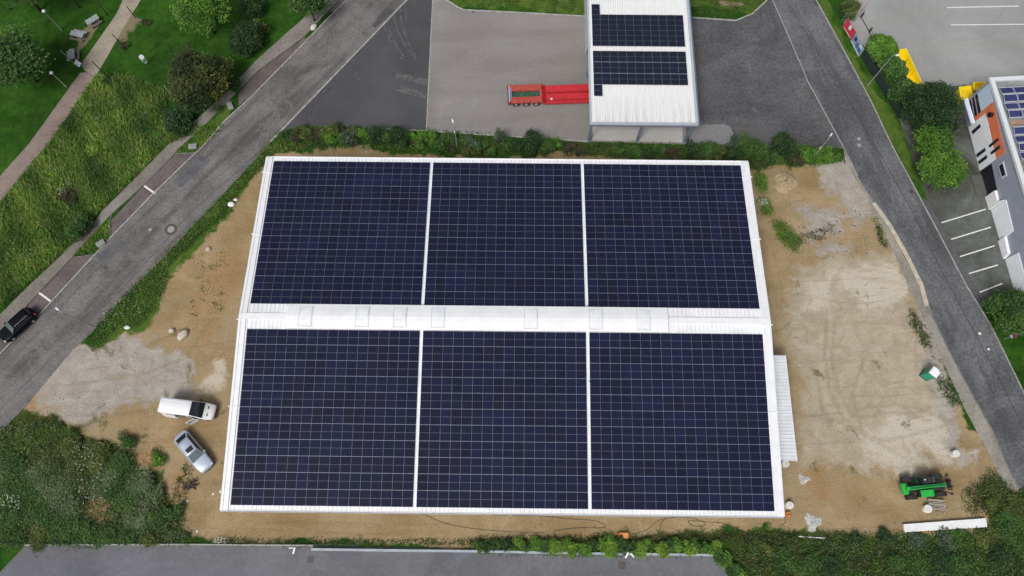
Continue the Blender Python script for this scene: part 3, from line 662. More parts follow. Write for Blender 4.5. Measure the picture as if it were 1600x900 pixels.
# ------------------------------------------------------------------ vehicle shelter with its own panels
STEEL = simple('blue_grey_steel', (.20, .25, .33), .45, .2, .5, .08, 1); STEELL = simple('pale_steel_trim', (.42, .47, .53), .45, .1, .5, .06, 1)
HZ = 5.15
sh = thing('vehicle_shelter', 'open steel vehicle shelter with white ribbed roof and two dark panel arrays', 'shelter', G(1000, 180))
sx, sy = sh.location[0], sh.location[1]
W0, W1 = G(922, 192, HZ)[0], G(1091, 192, HZ)[0]; S0 = G(1000, 192, HZ)[1]; S1 = S0 + 30
m_, nt_, b_ = new_mat('streaked_white_roof'); p_ = pos_n(nt_); ys_ = nt_.nodes.new('ShaderNodeSeparateXYZ'); nt_.links.new(p_, ys_.inputs[0])
st_ = noise_n(nt_, pos_n(nt_, (3.2, .12, 1)), 1.0, 4, .65)
low_ = nt_.nodes.new('ShaderNodeMapRange'); low_.inputs[1].default_value = S0 + 4.5; low_.inputs[2].default_value = S0; nt_.links.new(ys_.outputs[1], low_.inputs[0])
nt_.links.new(mix_n(nt_, math_n(nt_, 'MULTIPLY', math_n(nt_, 'MULTIPLY', ramp_n(nt_, st_, .42, .68), low_.outputs[0]), .55), (.76, .78, .77), (.36, .38, .34)), b_.inputs['Base Color']); b_.inputs['Roughness'].default_value = .45
mb = MB(); mb.box(W0 + .18 - sx, W1 - .3 - sx, S0 + .1 - sy, S1 - sy, HZ - .25, HZ - .12)
x = W0 + .25
while x < W1 - .45:
    mb.hexa([(x - sx, S0 + .1 - sy, HZ - .122), (x + .16 - sx, S0 + .1 - sy, HZ - .122), (x + .16 - sx, S1 - sy, HZ - .122), (x - sx, S1 - sy, HZ - .122)], [(x + .04 - sx, S0 + .1 - sy, HZ - .075), (x + .12 - sx, S0 + .1 - sy, HZ - .075), (x + .12 - sx, S1 - sy, HZ - .075), (x + .04 - sx, S1 - sy, HZ - .075)]); x += .32
mb.build('roof', m_, sh)
mb = MB()
mb.box(W0 - sx, W1 - sx, S0 - .12 - sy, S0 + .1 - sy, HZ - .30, HZ + .02); mb.box(W0 - .05 - sx, W1 + .05 - sx, S0 - .2 - sy, S0 - .12 - sy, HZ - .34, HZ - .12)
mb.build('front_fascia', STEELL, sh)
mb = MB(); mb.box(W0 - sx, W1 - sx, S0 - .08 - sy, S0 + .12 - sy, HZ - .85, HZ - .31); mb.build('front_beam', STEEL, sh)
for (xa, xb) in ((W0 - .02, W0 + .18), (W1 - .30, W1 + .02)):
    mb = MB(); mb.box(xa - sx, xb - sx, S0 + .1 - sy, S1 - sy, HZ - .55, HZ + .03); mb.build('side_fascia', STEELL, sh)
mb = MB(); mb.box(W1 + .02 - sx, W1 + .22 - sx, S0 - .1 - sy, S1 - sy, HZ - .28, HZ - .22); mb.box(W1 + .2 - sx, W1 + .23 - sx, S0 - .1 - sy, S1 - sy, HZ - .22, HZ - .04); mb.build('gutter', STEEL, sh)
for xx in (W0 + .35, (W0 + W1) / 2 - .05, W1 - .55):
    for k, yy in enumerate((S0 + .25, S0 + 10.2, S0 + 20, S0 + 29)):
        mb = MB()
        mb.box(xx - .14 - sx, xx + .14 - sx, yy - .15 - sy, yy - .12 - sy, 0, HZ - .3); mb.box(xx - .14 - sx, xx + .14 - sx, yy + .12 - sy, yy + .15 - sy, 0, HZ - .3)
        mb.box(xx - .015 - sx, xx + .015 - sx, yy - .12 - sy, yy + .12 - sy, 0, HZ - .3); mb.box(xx - .25 - sx, xx + .25 - sx, yy - .25 - sy, yy + .25 - sy, 0, .03)
        mb.build('post', STEEL, sh)
mb = MB()
for k in range(6): mb.box(W0 + .2 - sx, W1 - .4 - sx, S0 + .3 + k * 5.7 - sy, S0 + .5 + k * 5.7 - sy, HZ - .7, HZ - .26)
mb.build('roof_beam', STEEL, sh)
mb = MB(); mb.box(W0 + .2 - sx, W0 + .32 - sx, S0 + 14 - sy, S1 - sy, 0, HZ - .5); mb.box(W1 - .5 - sx, W1 - .38 - sx, S0 + 7 - sy, S1 - sy, 0, HZ - .5); mb.build('side_wall', simple('pale_cladding', (.5, .52, .54), .5), sh)
PCELL2 = simple('black_cells', (.013, .018, .032), .2, 0, .3, .1, .8)
zA = HZ + .03
ax0, ay1 = G(924.5, 22.5, zA)[:2]; ax1 = G(1067, 23, zA)[0]; ay0 = G(925, 71.5, zA)[1]; by1 = G(925, 79, zA)[1]; by0 = G(927, 132, zA)[1]
mw = (ax1 - ax0) / 11; mhA = (ay1 - ay0) / 3; mhB = (by1 - by0) / 3
PR2 = None
def sh_panel(x, y, lab):
    global PR2
    if PR2 is None:
        q = MB(); panel_faces(q, lambda a, b_, c_: (a, b_, c_), mw - .02, (mhA + mhB) / 2 - .02, .035, .02); PR2 = q.build('solar_panel', [PFR, PCELL2, PBUS]); panel_uv(PR2); o = PR2
    else: o = PR2.copy(); COL.objects.link(o)
    o.location = (x, y, zA); tag(o, lab, 'solar panel', 'black solar panels on the vehicle shelter roof')
for an, yt, hh in (('top', ay1, mhA), ('bottom', by1, mhB)):
    for r_ in range(3):
        for k in range(11):
            sh_panel(ax0 + (k + .5) * mw, yt - (r_ + .5) * hh, 'black solar panel on shelter roof, %s array, %s row down, %s from left' % (an, ORD[r_ + 1], ORD[k + 1]))
sh_panel(ax0 + .5 * mw, ay1 + .5 * mhA, 'single black solar panel above the left end of the shelter top array')
sh_panel(ax0 + .5 * mw, by0 - .5 * mhB, 'single black solar panel below the left end of the shelter bottom array')
# ------------------------------------------------------------------ office building on the right
OZ = 6.3
pa = np.array(G(1548, 122, OZ)[:2]); pb = np.array(G(1600, 290, OZ)[:2]); A_ = (pb - pa) / np.linalg.norm(pb - pa); B_ = np.array([-A_[1], A_[0]])
if B_[0] < 0: B_ = -B_
off = thing('office_building', 'white, orange and grey office building with flat solar roof at the right edge', 'building', (pa[0], pa[1], 0))
def OL(a, b, z): q = A_ * a + B_ * b; return (q[0], q[1], z)
def OF(u, v):
    """photo point on the building's west front -> along-front distance and height"""
    d = CM @ np.array([(u - 800) / F, -(v - 450) / F, -1.0]); n3 = np.array([B_[0], B_[1], 0]); p0 = np.array([pa[0], pa[1], 0])
    t = ((p0 - CP) @ n3) / (d @ n3); p = CP + d * t; r = p - p0
    return float(r[:2] @ A_), float(p[2])
LEN = 46.0; DEP = 15.0
def obox(mb, a0, a1, b0, b1, z0, z1, mat=0):
    q = [OL(a0, b0, z0), OL(a1, b0, z0), OL(a1, b1, z0), OL(a0, b1, z0)]; p = [OL(a0, b0, z1), OL(a1, b0, z1), OL(a1, b1, z1), OL(a0, b1, z1)]
    return mb.hexa(q[::-1], p[::-1], mat)
GREYF = simple('grey_render', (.30, .33, .40), .75, var=.06, scale=1); ORA = simple('orange_render', (.74, .20, .085), .7, var=.06, scale=1)
WHF = simple('white_render', (.86, .90, .94), .7, var=.04, scale=1); BLK = simple('black_cladding', (.014, .016, .024), .4, var=.1); GLS = simple('dark_glass', (.018, .022, .030), .08, 0, .6, .2)
PBL = simple('pale_blue_panel', (.55, .66, .80), .5, var=.04)
mb = MB(); obox(mb, 0, LEN, .02, DEP, 0, OZ - .35); mb.build('wall', GREYF, off)
mb = MB(); obox(mb, .3, LEN, .3, DEP - .3, OZ - .36, OZ - .28); mb.build('roof', paving('roof_gravel', (.20, .21, .21), (.27, .28, .28), (.33, .34, .34), .3, 4), off)
mb = MB(); obox(mb, -.12, LEN, -.12, .42, OZ - .36, OZ); obox(mb, -.12, .42, .42, DEP, OZ - .36, OZ - .003); mb.build('parapet', simple('white_coping', (.66, .70, .73), .5, var=.04), off)
mb = MB(); obox(mb, .42, LEN, .42, .60, OZ - .36, OZ - .10); mb.build('parapet_inner', simple('grey_flashing', (.33, .36, .40), .5), off)
def facade(name, pts, mat, d0=-.06, d1=.0, parent=None):
    L = [OF(u, v) for u, v in pts]; L = [(a, max(.02, min(z, OZ - .38))) for a, z in L]
    n = len(L); vs = [OL(a, d0, z) for a, z in L] + [OL(a, d1, z) for a, z in L]
    fs = [tuple(range(n)), tuple(range(n, 2 * n))[::-1]] + [(i, n + i, n + (i + 1) % n, (i + 1) % n) for i in range(n)]
    mb = MB(); mb.add(vs, fs); o = mb.build(name, mat, parent or off)
    bm = bmesh.new(); bm.from_mesh(o.data); bmesh.ops.recalc_face_normals(bm, faces=bm.faces); bm.to_mesh(o.data); bm.free(); return o
import bmesh
facade('facade_panel', [(1528, 146), (1546, 130), (1552, 159), (1533.5, 174)], PBL)
gz = facade('glazing', [(1513, 160), (1528, 146), (1533, 174.5), (1517, 187)], GLS, -.05)
for t_ in (.33, .66):
    facade('mullion', [(1513 + 15 * t_, 160 - 14 * t_), (1514 + 15 * t_, 159 - 14 * t_), (1518.2 + 16 * t_, 186.5 - 12.5 * t_), (1517.2 + 16 * t_, 187.5 - 12.5 * t_)], ALU, -.09, -.05, gz)
facade('orange_panel', [(1517.5, 188), (1533, 175), (1552, 159.5), (1571, 238), (1557, 247.5), (1541.5, 176), (1521, 192.5)], ORA)
facade('facade_panel', [(1514, 199), (1524, 190), (1541, 176.5), (1557, 248), (1529, 268.5)], WHF, -.07)
for q in ([(1519, 205.5), (1532, 193.5), (1534, 198), (1521, 210)], [(1526, 241.5), (1540, 230.5), (1541.5, 235.5), (1527.5, 246.5)], [(1529, 252.5), (1543, 241.5), (1544, 247), (1530.5, 257)], [(1545.5, 227.5), (1561, 214.5), (1562, 219), (1547.5, 231)], [(1548, 238.5), (1563, 226), (1564.5, 231), (1550, 242)]):
    w_ = facade('window', q, simple('window_frame', (.10, .10, .11), .5), -.10)
    c_ = np.mean(q, 0); facade('pane', [tuple(c_ + (np.array(p) - c_) * .82) for p in q], GLS, -.115, -.10, w_)
facade('base_panel', [(1530, 269), (1549.5, 256), (1558, 297), (1538, 311)], BLK, -.05)
w_ = facade('window', [(1560, 258.5), (1568.5, 252), (1574, 275), (1566, 279)], simple('white_frame', (.6, .63, .66), .5), -.10)
facade('pane', [(1562, 259.5), (1567.5, 255), (1572.3, 273), (1567, 276)], GLS, -.115, -.10, w_)
facade('facade_panel', [(1538.5, 310.5), (1558, 297.5), (1562, 314), (1573, 312), (1548.5, 328), (1541, 328)], simple('white_box', (.86, .88, .90), .6, var=.04), -.35, 0)
facade('facade_panel', [(1548.8, 329), (1573, 313.5), (1584, 361), (1573.5, 369), (1557, 380)], WHF, -.08)
facade('facade_panel', [(1554, 381.5), (1573.5, 369.5), (1579, 396), (1565, 407.5), (1559.5, 408)], simple('white_box_two', (.88, .90, .92), .6, var=.04), -.35, 0)
facade('facade_panel', [(1566, 408.5), (1592, 394.5), (1608, 456), (1581, 478)], WHF, -.08)
facade('base_panel', [(1548.5, 330), (1556, 381), (1553.5, 380), (1541.5, 329)], GREYF, -.03); facade('base_panel', [(1565, 409), (1579, 476), (1573, 474), (1560.5, 409)], simple('dark_plinth', (.10, .115, .15), .6), -.03)
# low canopy slab and step by the entrance
mb = MB(); a0, a1 = OF(1510, 162)[0], OF(1521, 200)[0]; obox(mb, a0, a1, -1.15, -.75, 2.2, 2.32); mb.build('entrance_canopy', PBL, off)
mb = MB(); obox(mb, a0, a1, -.78, -.66, 2.0, 2.42); mb.build('canopy_edge', WHF, off)
a0, a1 = OF(1532, 275)[0], OF(1539, 306)[0]
mb = MB(); obox(mb, a0, a1, -1.5, -.06, 0, .16); mb.build('entrance_step', simple('step_stone', (.10, .105, .09), .8), off)
mb = MB()
q = OF(1553, 178); mb.cyl(OL(q[0], -.02, 4.9), OL(q[0], -.5, 4.9), .28, .34, 14); mb.build('vent_pipe', BLK, off)
# tilted blue panels on the office roof
PCELL3 = simple('blue_cells', (.035, .042, .13), .18, 0, .4, .25, .5); OFR = simple('pale_panel_frame', (.55, .58, .62), .4)
zP = OZ + .05; PR3 = None
aS = (np.array(G(1561, 136, zP)[:2]) - pa) @ A_; bS = (np.array(G(1561, 136, zP)[:2]) - pa) @ B_
cnt = 0
for row in range(17):
    for col_ in range(2):
        if row in (4, 9, 14): continue
        a = aS + .55 + row * 1.16 + (row > 4) * .1; b = bS + .9 + col_ * 1.82 + .12 * (row % 2)
        if PR3 is None:
            mb = MB(); panel_faces(mb, lambda x, y, z: (x, y, z), 1.74, 1.06, .04, .085); PR3 = mb.build('solar_panel', [OFR, PCELL3, PCELL3]); panel_uv(PR3); o = PR3
        else: o = PR3.copy(); COL.objects.link(o)
        cnt += 1; p = OL(a, b, 0)
        o.location = (pa[0] + p[0], pa[1] + p[1], zP + (.05 if row % 2 else 0)); o.rotation_euler = (R(9) * (1 if row % 2 else -1), 0, math.atan2(B_[1], B_[0]))
        tag(o, 'blue solar panel on office roof, %s row from top, %s column from parapet' % (ORD[row + 1], ORD[col_ + 1]), 'solar panel', 'blue solar panels on the office roof')
RAIL = simple('roof_rail', (.34, .21, .15), .7, var=.3)
for k in (4, 9, 14):
    mb = MB(); a = aS + .55 + k * 1.16; obox(mb, a - .30, a + .30, bS + .2, bS + 6.5, OZ - .28, OZ - .12); mb.build('pipe_duct', RAIL, off)
# ------------------------------------------------------------------ vehicles
RUB = simple('tyre_rubber', (.018, .018, .019), .8, var=.2); RIM = simple('wheel_rim', (.42, .43, .45), .35, .6, .5, .1); CGL = simple('car_glass', (.016, .020, .026), .06, 0, .6, .2, 1)
HLM = simple('headlight_glass', (.62, .66, .70), .15); TLM = simple('tail_light_red', (.30, .014, .018), .25); WSG = simple('windscreen_reflection_tint', (.11, .145, .165), .08, 0, .6, .2, 1); BPL = simple('black_plastic', (.022, .022, .024), .55)  # windscreen paler than the car glass: its reflection is painted into the colour
def wheel(par, x, y, r, w, name='wheel', rimcol=None):
    s = 1 if y > 0 else -1
    m = MB(); m.cyl((x, y - w / 2, r), (x, y + w / 2, r), r, r, 18); o = m.build(name, RUB, par, bevel=.03)
    m = MB(); m.cyl((x, y + s * (w / 2 - .04), r), (x, y + s * (w / 2 + .012), r), r * .62, r * .55, 14); m.cyl((x, y + s * w / 2, r), (x, y + s * (w / 2 + .03), r), r * .18, r * .14, 8)
    m.build('rim', rimcol or RIM, o); return o
def ring(x, w, zb, zt, rt=.10, rb=.08):
    return [(x, -w + rb, zb), (x, -w, zb + rb * 1.4), (x, -w, (zb + zt) / 2), (x, -w + .015, zt - rt), (x, -w + rt * .55, zt - rt * .25), (x, -w + rt * 1.6, zt), (x, 0, zt + .015), (x, w - rt * 1.6, zt), (x, w - rt * .55, zt - rt * .25), (x, w - .015, zt - rt), (x, w, (zb + zt) / 2), (x, w, zb + rb * 1.4), (x, w - rb, zb)]
def car(name, label, u0, v0, u1, v1, W, H, paint, cab, sunroof=None, rails=None, z=0.0):
    """u0,v0 rear end and u1,v1 front end in the photo"""
    a = G(u0, v0, .6); b_ = G(u1, v1, .6); L = math.hypot(b_[0] - a[0], b_[1] - a[1]); rz = heading(a, b_)
    t = thing(name, label, 'car', ((a[0] + b_[0]) / 2, (a[1] + b_[1]) / 2, z), rz); w = W / 2; bt = .52 * H + .20
    st = [(-.500, .55, .40, bt - .24), (-.490, .74, .32, bt - .10), (-.465, .89, .22, bt - .01), (-.38, .985, .2, bt), (-.1, 1, .2, bt + .005), (.16, 1, .2, bt), (.24, .99, .2, bt - .02), (.36, .975, .2, bt - .09), (.42, .925, .22, bt - .14), (.462, .83, .25, bt - .20), (.486, .70, .30, bt - .28), (.5, .48, .38, bt - .36)]
    m = MB(); m.loft([ring(f * L, w * k, zb, zt) for f, k, zb, zt in st]); body = m.build('body', paint, t, smooth=True)
    r0, r1, c0, c1 = cab                                     # cabin base rear/front, roof rear/front as length fractions
    wb, wt = w * .93, w * .70; zt = H - .03
    B = [(r0 * L, -wb * .9), (r0 * L, wb * .9), (r1 * L, wb * .95), (r1 * L, -wb * .95)]; T_ = [(c0 * L, -wt * .94), (c0 * L, wt * .94), (c1 * L, wt), (c1 * L, -wt)]
    b3 = [(x, y, bt - .03) for x, y in B]; t3 = [(x, y, zt) for x, y in T_]
    m = MB(); m.hexa([b3[0], b3[3], b3[2], b3[1]], [t3[0], t3[3], t3[2], t3[1]]); m.build('cabin', paint, t, smooth=False, bevel=.05)
    def pane(nm, q, k=.88, off=.02, mat=None):
        q = [Vector(p) for p in q]; c = sum(q, Vector()) / 4; n = (q[1] - q[0]).cross(q[2] - q[0]).normalized()
        if n.dot(c - Vector(((r0 + r1) / 2 * L, 0, bt))) < 0: n = -n
        i = [c + (p - c) * k + n * .004 for p in q]; o_ = [c + (p - c) * k + n * off for p in q]
        m = MB(); m.hexa(i, o_); return m.build(nm, mat or CGL, t)
    pane('windshield', [b3[3], b3[2], t3[2], t3[3]], .92, mat=WSG); pane('rear_window', [b3[1], b3[0], t3[0], t3[1]], .84)
    pane('side_window', [b3[2], b3[1], t3[1], t3[2]], .84); pane('side_window', [b3[0], b3[3], t3[3], t3[0]], .84)
    m = MB(); m.loft([[(x, -ww, H - .05), (x, -ww * .9, H + dz - .01), (x, 0, H + dz + .02), (x, ww * .9, H + dz - .01), (x, ww, H - .05)] for x, ww, dz in ((c0 * L - .06, wt * .95, -.02), (c0 * L + .3, wt * 1.02, .0), (c1 * L - .25, wt * 1.03, .0), (c1 * L + .05, wt * .98, -.03))])
    rf = m.build('roof', paint, t, smooth=True)
    if sunroof:
        m = MB(); m.box(sunroof[0] * L, sunroof[1] * L, -wt * .62, wt * .62, H - .02, H + .035); m.build('sunroof', CGL, rf, bevel=.02)
    if rails:
        for s in (-1, 1):
            m = MB(); m.tube([(c0 * L + .1, s * wt * .9, H + .03), (c0 * L + .3, s * wt * .93, H + .09), (c1 * L - .4, s * wt * .93, H + .09), (c1 * L - .2, s * wt * .9, H + .03)], .03); m.build('roof_rail', RIM, rf)
    for fx in (-.31, .30):
        for s in (-1, 1): wheel(t, fx * L, s * (w - .10), .33, .22)
    for s in (-1, 1):
        m = MB(); m.box(.435 * L, .478 * L, *sorted((s * w * .52, s * w * .84)), bt - .36, bt - .19); m.build('headlight', HLM, t, bevel=.03)
        m = MB(); m.box(-.497 * L, -.462 * L, *sorted((s * w * .55, s * w * .90)), bt - .28, bt - .04); m.build('tail_light', TLM, t, bevel=.03)
        m = MB(); m.box(r1 * L - .32, r1 * L - .14, *sorted((s * (w + .01), s * (w + .20))), bt - .02, bt + .14); m.build('mirror', paint, t, bevel=.03)
        m = MB(); m.box(-.40 * L, .40 * L, *sorted((s * (w - .02), s * (w + .012))), .24, .34); m.build('sill', BPL, t)
    m = MB(); m.box(.47 * L, .502 * L, -w * .55, w * .55, .3, .48); m.build('grille', BPL, t)
    return t
PB = simple('black_car_paint', (.004, .005, .008), .3, 0, .12, .1, 2, 0); PS = simple('silver_blue_paint', (.40, .47, .57), .28, .25, .5, .04, 2, .6)
car('parked_car', 'black estate car parked in the kerbside bay at the left edge', 52.5, 485.5, 2.5, 530.5, 1.86, 1.55, PB, (-.46, .20, -.40, .06), None, True, .012)
car('parked_car', 'silver blue saloon car with dark sunroof on the bare soil', 280, 678, 325.5, 733, 1.95, 1.46, PS, (-.42, .215, -.285, .05), (-.09, .015))
# white panel van, doors open on its near side
a = G(248.5, 631.5, 2.45); b_ = G(337.5, 641.5, .55); VL = math.hypot(b_[0] - a[0], b_[1] - a[1]) ; 
rzv = heading(a, G(307.7, 639.2, 2.4)); b_ = (a[0] + VL * math.cos(rzv), a[1] + VL * math.sin(rzv))
van = thing('panel_van', 'white panel van with its near cab door and sliding door open', 'van', ((a[0] + b_[0]) / 2, (a[1] + b_[1]) / 2, 0), rzv)
PWV = simple('white_van_paint', (.83, .85, .86), .3, 0, .5, .03, 2, .5); VW = 1.02; H2 = VL / 2
m = MB(); st = [(-H2, .93, .42, 2.40), (-H2 + .06, .985, .34, 2.47), (-H2 + .35, 1, .32, 2.50), (H2 - 2.45, 1, .32, 2.50), (H2 - 2.25, .985, .32, 2.44), (H2 - 1.05, .98, .32, 1.50), (H2 - .85, .97, .32, 1.30), (H2 - .45, .93, .32, 1.10), (H2 - .12, .84, .34, .96), (H2, .66, .42, .80)]
def vring(x, k, zb, zt):
    w = VW * k; ti = .12 * max(0, min(1, (zt - 1.2)))
    return [(x, -w + .06, zb), (x, -w, zb + .1), (x, -w, min(1.1, zt - .16)), (x, -w + ti, zt - .14), (x, -w + ti + .10, zt), (x, 0, zt + .02), (x, w - ti - .10, zt), (x, w - ti, zt - .14), (x, w, min(1.1, zt - .16)), (x, w, zb + .1), (x, w - .06, zb)]
m.loft([vring(*s) for s in st]); m.build('body', PWV, van, smooth=True, bevel=0)
m = MB()
for k in range(5): m.box(-H2 + .4, H2 - 2.6, -.62 + k * .31 - .03, -.62 + k * .31 + .03, 2.505, 2.528)
m.build('roof_ribs', PWV, van)
m = MB(); m.hexa([(H2 - 2.22, -.80, 2.36), (H2 - 1.05, -.90, 1.44), (H2 - 1.05, .90, 1.44), (H2 - 2.22, .80, 2.36)], [(H2 - 2.22, -.80, 2.47), (H2 - 1.03, -.90, 1.545), (H2 - 1.03, .90, 1.545), (H2 - 2.22, .80, 2.47)]); m.build('windshield', CGL, van)
for s in (-1, 1):
    m = MB(); m.box(H2 - .72, H2 - .60, *sorted((s * .26, s * .60)), 1.12, 1.245); m.build('bonnet_vent', BPL, van)
    m = MB(); m.box(H2 - .22, H2 - .06, *sorted((s * .55, s * .86)), .66, .95); m.build('headlight', HLM, van, bevel=.03)
    m = MB(); m.box(-H2 - .01, -H2 + .05, *sorted((s * .82, s * .95)), .8, 1.5); m.build('tail_light', TLM, van)
    for fx in (-H2 + 1.15, H2 - .98): wheel(van, fx, s * .90, .35, .24)
m = MB(); m.box(H2 - .1, H2 + .04, -.75, .75, .36, .62); m.build('bumper', BPL, van, bevel=.03)
m = MB(); m.hexa([(H2 - 1.9, .94, 1.35), (H2 - 1.35, 1.0, 1.35), (H2 - 1.5, .97, 1.55), (H2 - 1.95, .90, 2.1)], [(H2 - 1.9, .99, 1.35), (H2 - 1.35, 1.02, 1.35), (H2 - 1.5, .99, 1.55), (H2 - 1.95, .94, 2.1)]); m.build('side_window', CGL, van)
m = MB(); m.tube([(H2 - 1.55, .98, 1.4), (H2 - 1.6, 1.15, 1.45)], .03); m.box(H2 - 1.68, H2 - 1.55, 1.1, 1.3, 1.35, 1.75); m.build('mirror', BPL, van, bevel=.03)
m = MB(); m.hexa([(H2 - 4.0, -1.03, .5), (H2 - 2.75, -1.03, .5), (H2 - 2.75, -.98, 2.15), (H2 - 4.0, -.98, 2.15)][::-1], [(H2 - 4.0, -1.0, .5), (H2 - 2.75, -1.0, .5), (H2 - 2.75, -.86, 2.2), (H2 - 4.0, -.86, 2.2)][::-1]); m.build('door_opening', BPL, van)
m = MB(); m.hexa([(H2 - 2.5, -1.03, .5), (H2 - 1.35, -1.03, .5), (H2 - 1.75, -.97, 1.9), (H2 - 2.5, -.95, 2.15)][::-1], [(H2 - 2.5, -.99, .5), (H2 - 1.35, -.99, .5), (H2 - 1.75, -.86, 1.95), (H2 - 2.5, -.86, 2.2)][::-1]); m.build('cab_opening', BPL, van)
m = MB(); m.box(H2 - 5.45, H2 - 3.95, -1.26, -1.17, .45, 1.25); m.hexa([(H2 - 5.45, -1.26, 1.25), (H2 - 3.95, -1.26, 1.25), (H2 - 3.95, -1.17, 1.25), (H2 - 5.45, -1.17, 1.25)], [(H2 - 5.45, -1.13, 2.1), (H2 - 3.95, -1.13, 2.1), (H2 - 3.95, -1.06, 2.1), (H2 - 5.45, -1.06, 2.1)]); m.build('sliding_door', PWV, van, bevel=.02)
dh = Vector((H2 - 1.62, -1.03, 0)); ad = R(216); du = Vector((math.cos(ad), math.sin(ad), 0)); dn = Vector((-du.y, du.x, 0)) * .07
m = MB()
def dq(l0, l1, z0, z1, tin=0.0, ti2=0.0, k=1.0):
    return [dh + du * l0 + Vector((0, 0, z0)), dh + du * l1 + Vector((0, 0, z0)), dh + du * l1 + dn * k + Vector((0, 0, z0)), dh + du * l0 + dn * k + Vector((0, 0, z0))], [dh + du * (l0 + tin) + Vector((0, 0, z1)), dh + du * l1 + Vector((0, 0, z1)), dh + du * l1 + dn * k + Vector((0, 0, z1)), dh + du * (l0 + tin) + dn * k + Vector((0, 0, z1))]
m.hexa(*dq(0, 1.15, .5, 1.3)); m.hexa(*dq(1.02, 1.15, 1.3, 2.0)); m.hexa(*dq(.0, .12, 1.3, 2.0, .42)); m.hexa(*dq(.42, 1.15, 1.95, 2.05))
dr = m.build('door', PWV, van)
m = MB(); q0, q1 = dq(.14, 1.02, 1.3, 1.95, .38, 0, .6); m.hexa(q0, q1); m.build('pane', CGL, dr)
# green telehandler
a = G(1411, 764, 1.0); b_ = G(1478, 757, 1.0); tl = thing('telehandler', 'bright green telehandler with black cab roof and lowered forks', 'telehandler', ((a[0] + b_[0]) / 2, (a[1] + b_[1]) / 2 , 0), heading(a, b_)); TL = math.hypot(b_[0] - a[0], b_[1] - a[1]); h = TL / 2
GRN = simple('machine_green', (.020, .42, .055), .35, 0, .5, .08, 2, .4); GRD = simple('machine_dark_green', (.012, .11, .045), .45)
m = MB(); m.box(-h + .1, h - .15, -.55, .55, .55, .95); m.build('chassis', BPL, tl, bevel=.04)
m = MB(); m.loft([[(x, -w_, z0), (x, -w_, z1 - .15), (x, -w_ + .15, z1), (x, w_ - .15, z1), (x, w_, z1 - .15), (x, w_, z0)] for x, w_, z0, z1 in ((-h - .12, .50, .65, 1.15), (-h + .05, .66, .5, 1.35), (-h + .42, .66, .5, 1.3), (-h + .62, .4, .6, 1.1))]); m.build('counterweight', GRN, tl)
for fx in (-h + .88, h - .75):
    for s in (-1, 1):
        wheel(tl, fx, s * 1.0, .66, .50, rimcol=GRN)
        m = MB(); m.loft([[(fx + .72 * math.cos(an), s * yy, .58 + .70 * math.sin(an)) for yy, rr in ((.76, 1), (1.18, 1))] + [(fx + .66 * math.cos(an), s * yy, .58 + .64 * math.sin(an)) for yy in (1.18, .76)] for an in [R(35 + 110 * k / 6) for k in range(7)]]); 
        if s > 0 or fx > 0: m.build('mudguard', BPL, tl)
m = MB(); m.loft([[(x, -1.12, .65), (x, -1.12, z1 - .2), (x, -.95, z1), (x, -.36, z1 + .03), (x, -.36, .65)] for x, z1 in ((-.75, 1.25), (-.6, 1.42), (.55, 1.42), (.85, 1.2))]); m.build('engine_cover', GRN, tl)
m = MB(); m.box(-.95, -.76, -1.05, -.4, .7, 1.3); m.build('exhaust_box', BPL, tl); m = MB(); m.box(-.82, .95, .36, 1.12, .6, 1.3); m.build('cab_base', GRD, tl, bevel=.05)
m = MB(); m.hexa([(-.80, .38, 1.3), (.95, .38, 1.3), (.95, 1.10, 1.3), (-.80, 1.10, 1.3)], [(-.68, .42, 2.28), (.50, .42, 2.28), (.50, 1.04, 2.28), (-.68, 1.04, 2.28)]); cab = m.build('cab', CGL, tl)
m = MB(); m.box(-.75, .52, .38, 1.08, 2.28, 2.36); m.build('cab_roof', BPL, cab, bevel=.04)
m = MB(); m.hexa([(.92, .44, 1.42), (.60, .47, 2.18), (.60, 1.0, 2.18), (.92, 1.05, 1.42)], [(.96, .44, 1.43), (.64, .47, 2.20), (.64, 1.0, 2.20), (.96, 1.05, 1.43)]); m.build('cab_window', simple('pale_windscreen', (.20, .27, .29), .1), cab)
for pxx, py_ in ((-.78, .4), (-.78, 1.06), (.55, .42), (.55, 1.04)):
    m = MB(); m.tube([(pxx, py_, 1.3), (pxx * .88, py_ * .98, 2.28)], .035); m.build('cab_pillar', BPL, cab)
m = MB(); m.cyl((-.55, .8, 2.36), (-.55, .8, 2.5), .08, .07, 10); m.build('beacon', simple('beacon_white', (.7, .72, .7), .3), cab)
m = MB(); m.hexa([(-h + .05, -.20, 1.45), (h + .0, -.17, .82), (h + .0, .17, .82), (-h + .05, .20, 1.45)], [(-h + .05, -.20, 1.85), (h + .0, -.17, 1.12), (h + .0, .17, 1.12), (-h + .05, .20, 1.85)]); bo = m.build('boom', GRN, tl, bevel=.04)
m = MB(); m.hexa([(-h + .45, -.09, 1.75), (h - .1, -.07, 1.13), (h - .1, .07, 1.13), (-h + .45, .09, 1.75)], [(-h + .45, -.09, 1.81), (h - .1, -.07, 1.19), (h - .1, .07, 1.19), (-h + .45, .09, 1.81)]); m.build('hose_cover', GRD, bo)
m = MB(); m.hexa([(h - .2, -.13, .82), (h + .55, -.12, .55), (h + .55, .12, .55), (h - .2, .13, .82)], [(h - .2, -.13, 1.06), (h + .55, -.12, .78), (h + .55, .12, .78), (h - .2, .13, 1.06)]); m.build('boom_nose', BPL, bo)
m = MB()
for zz in (.35, .85): m.box(h + .55, h + .65, -.62, .62, zz, zz + .1)
for yy in (-.6, -.2, .2, .6): m.box(h + .56, h + .64, yy - .04, yy + .04, .2, 1.05)
fc = m.build('fork_carriage', BPL, tl)
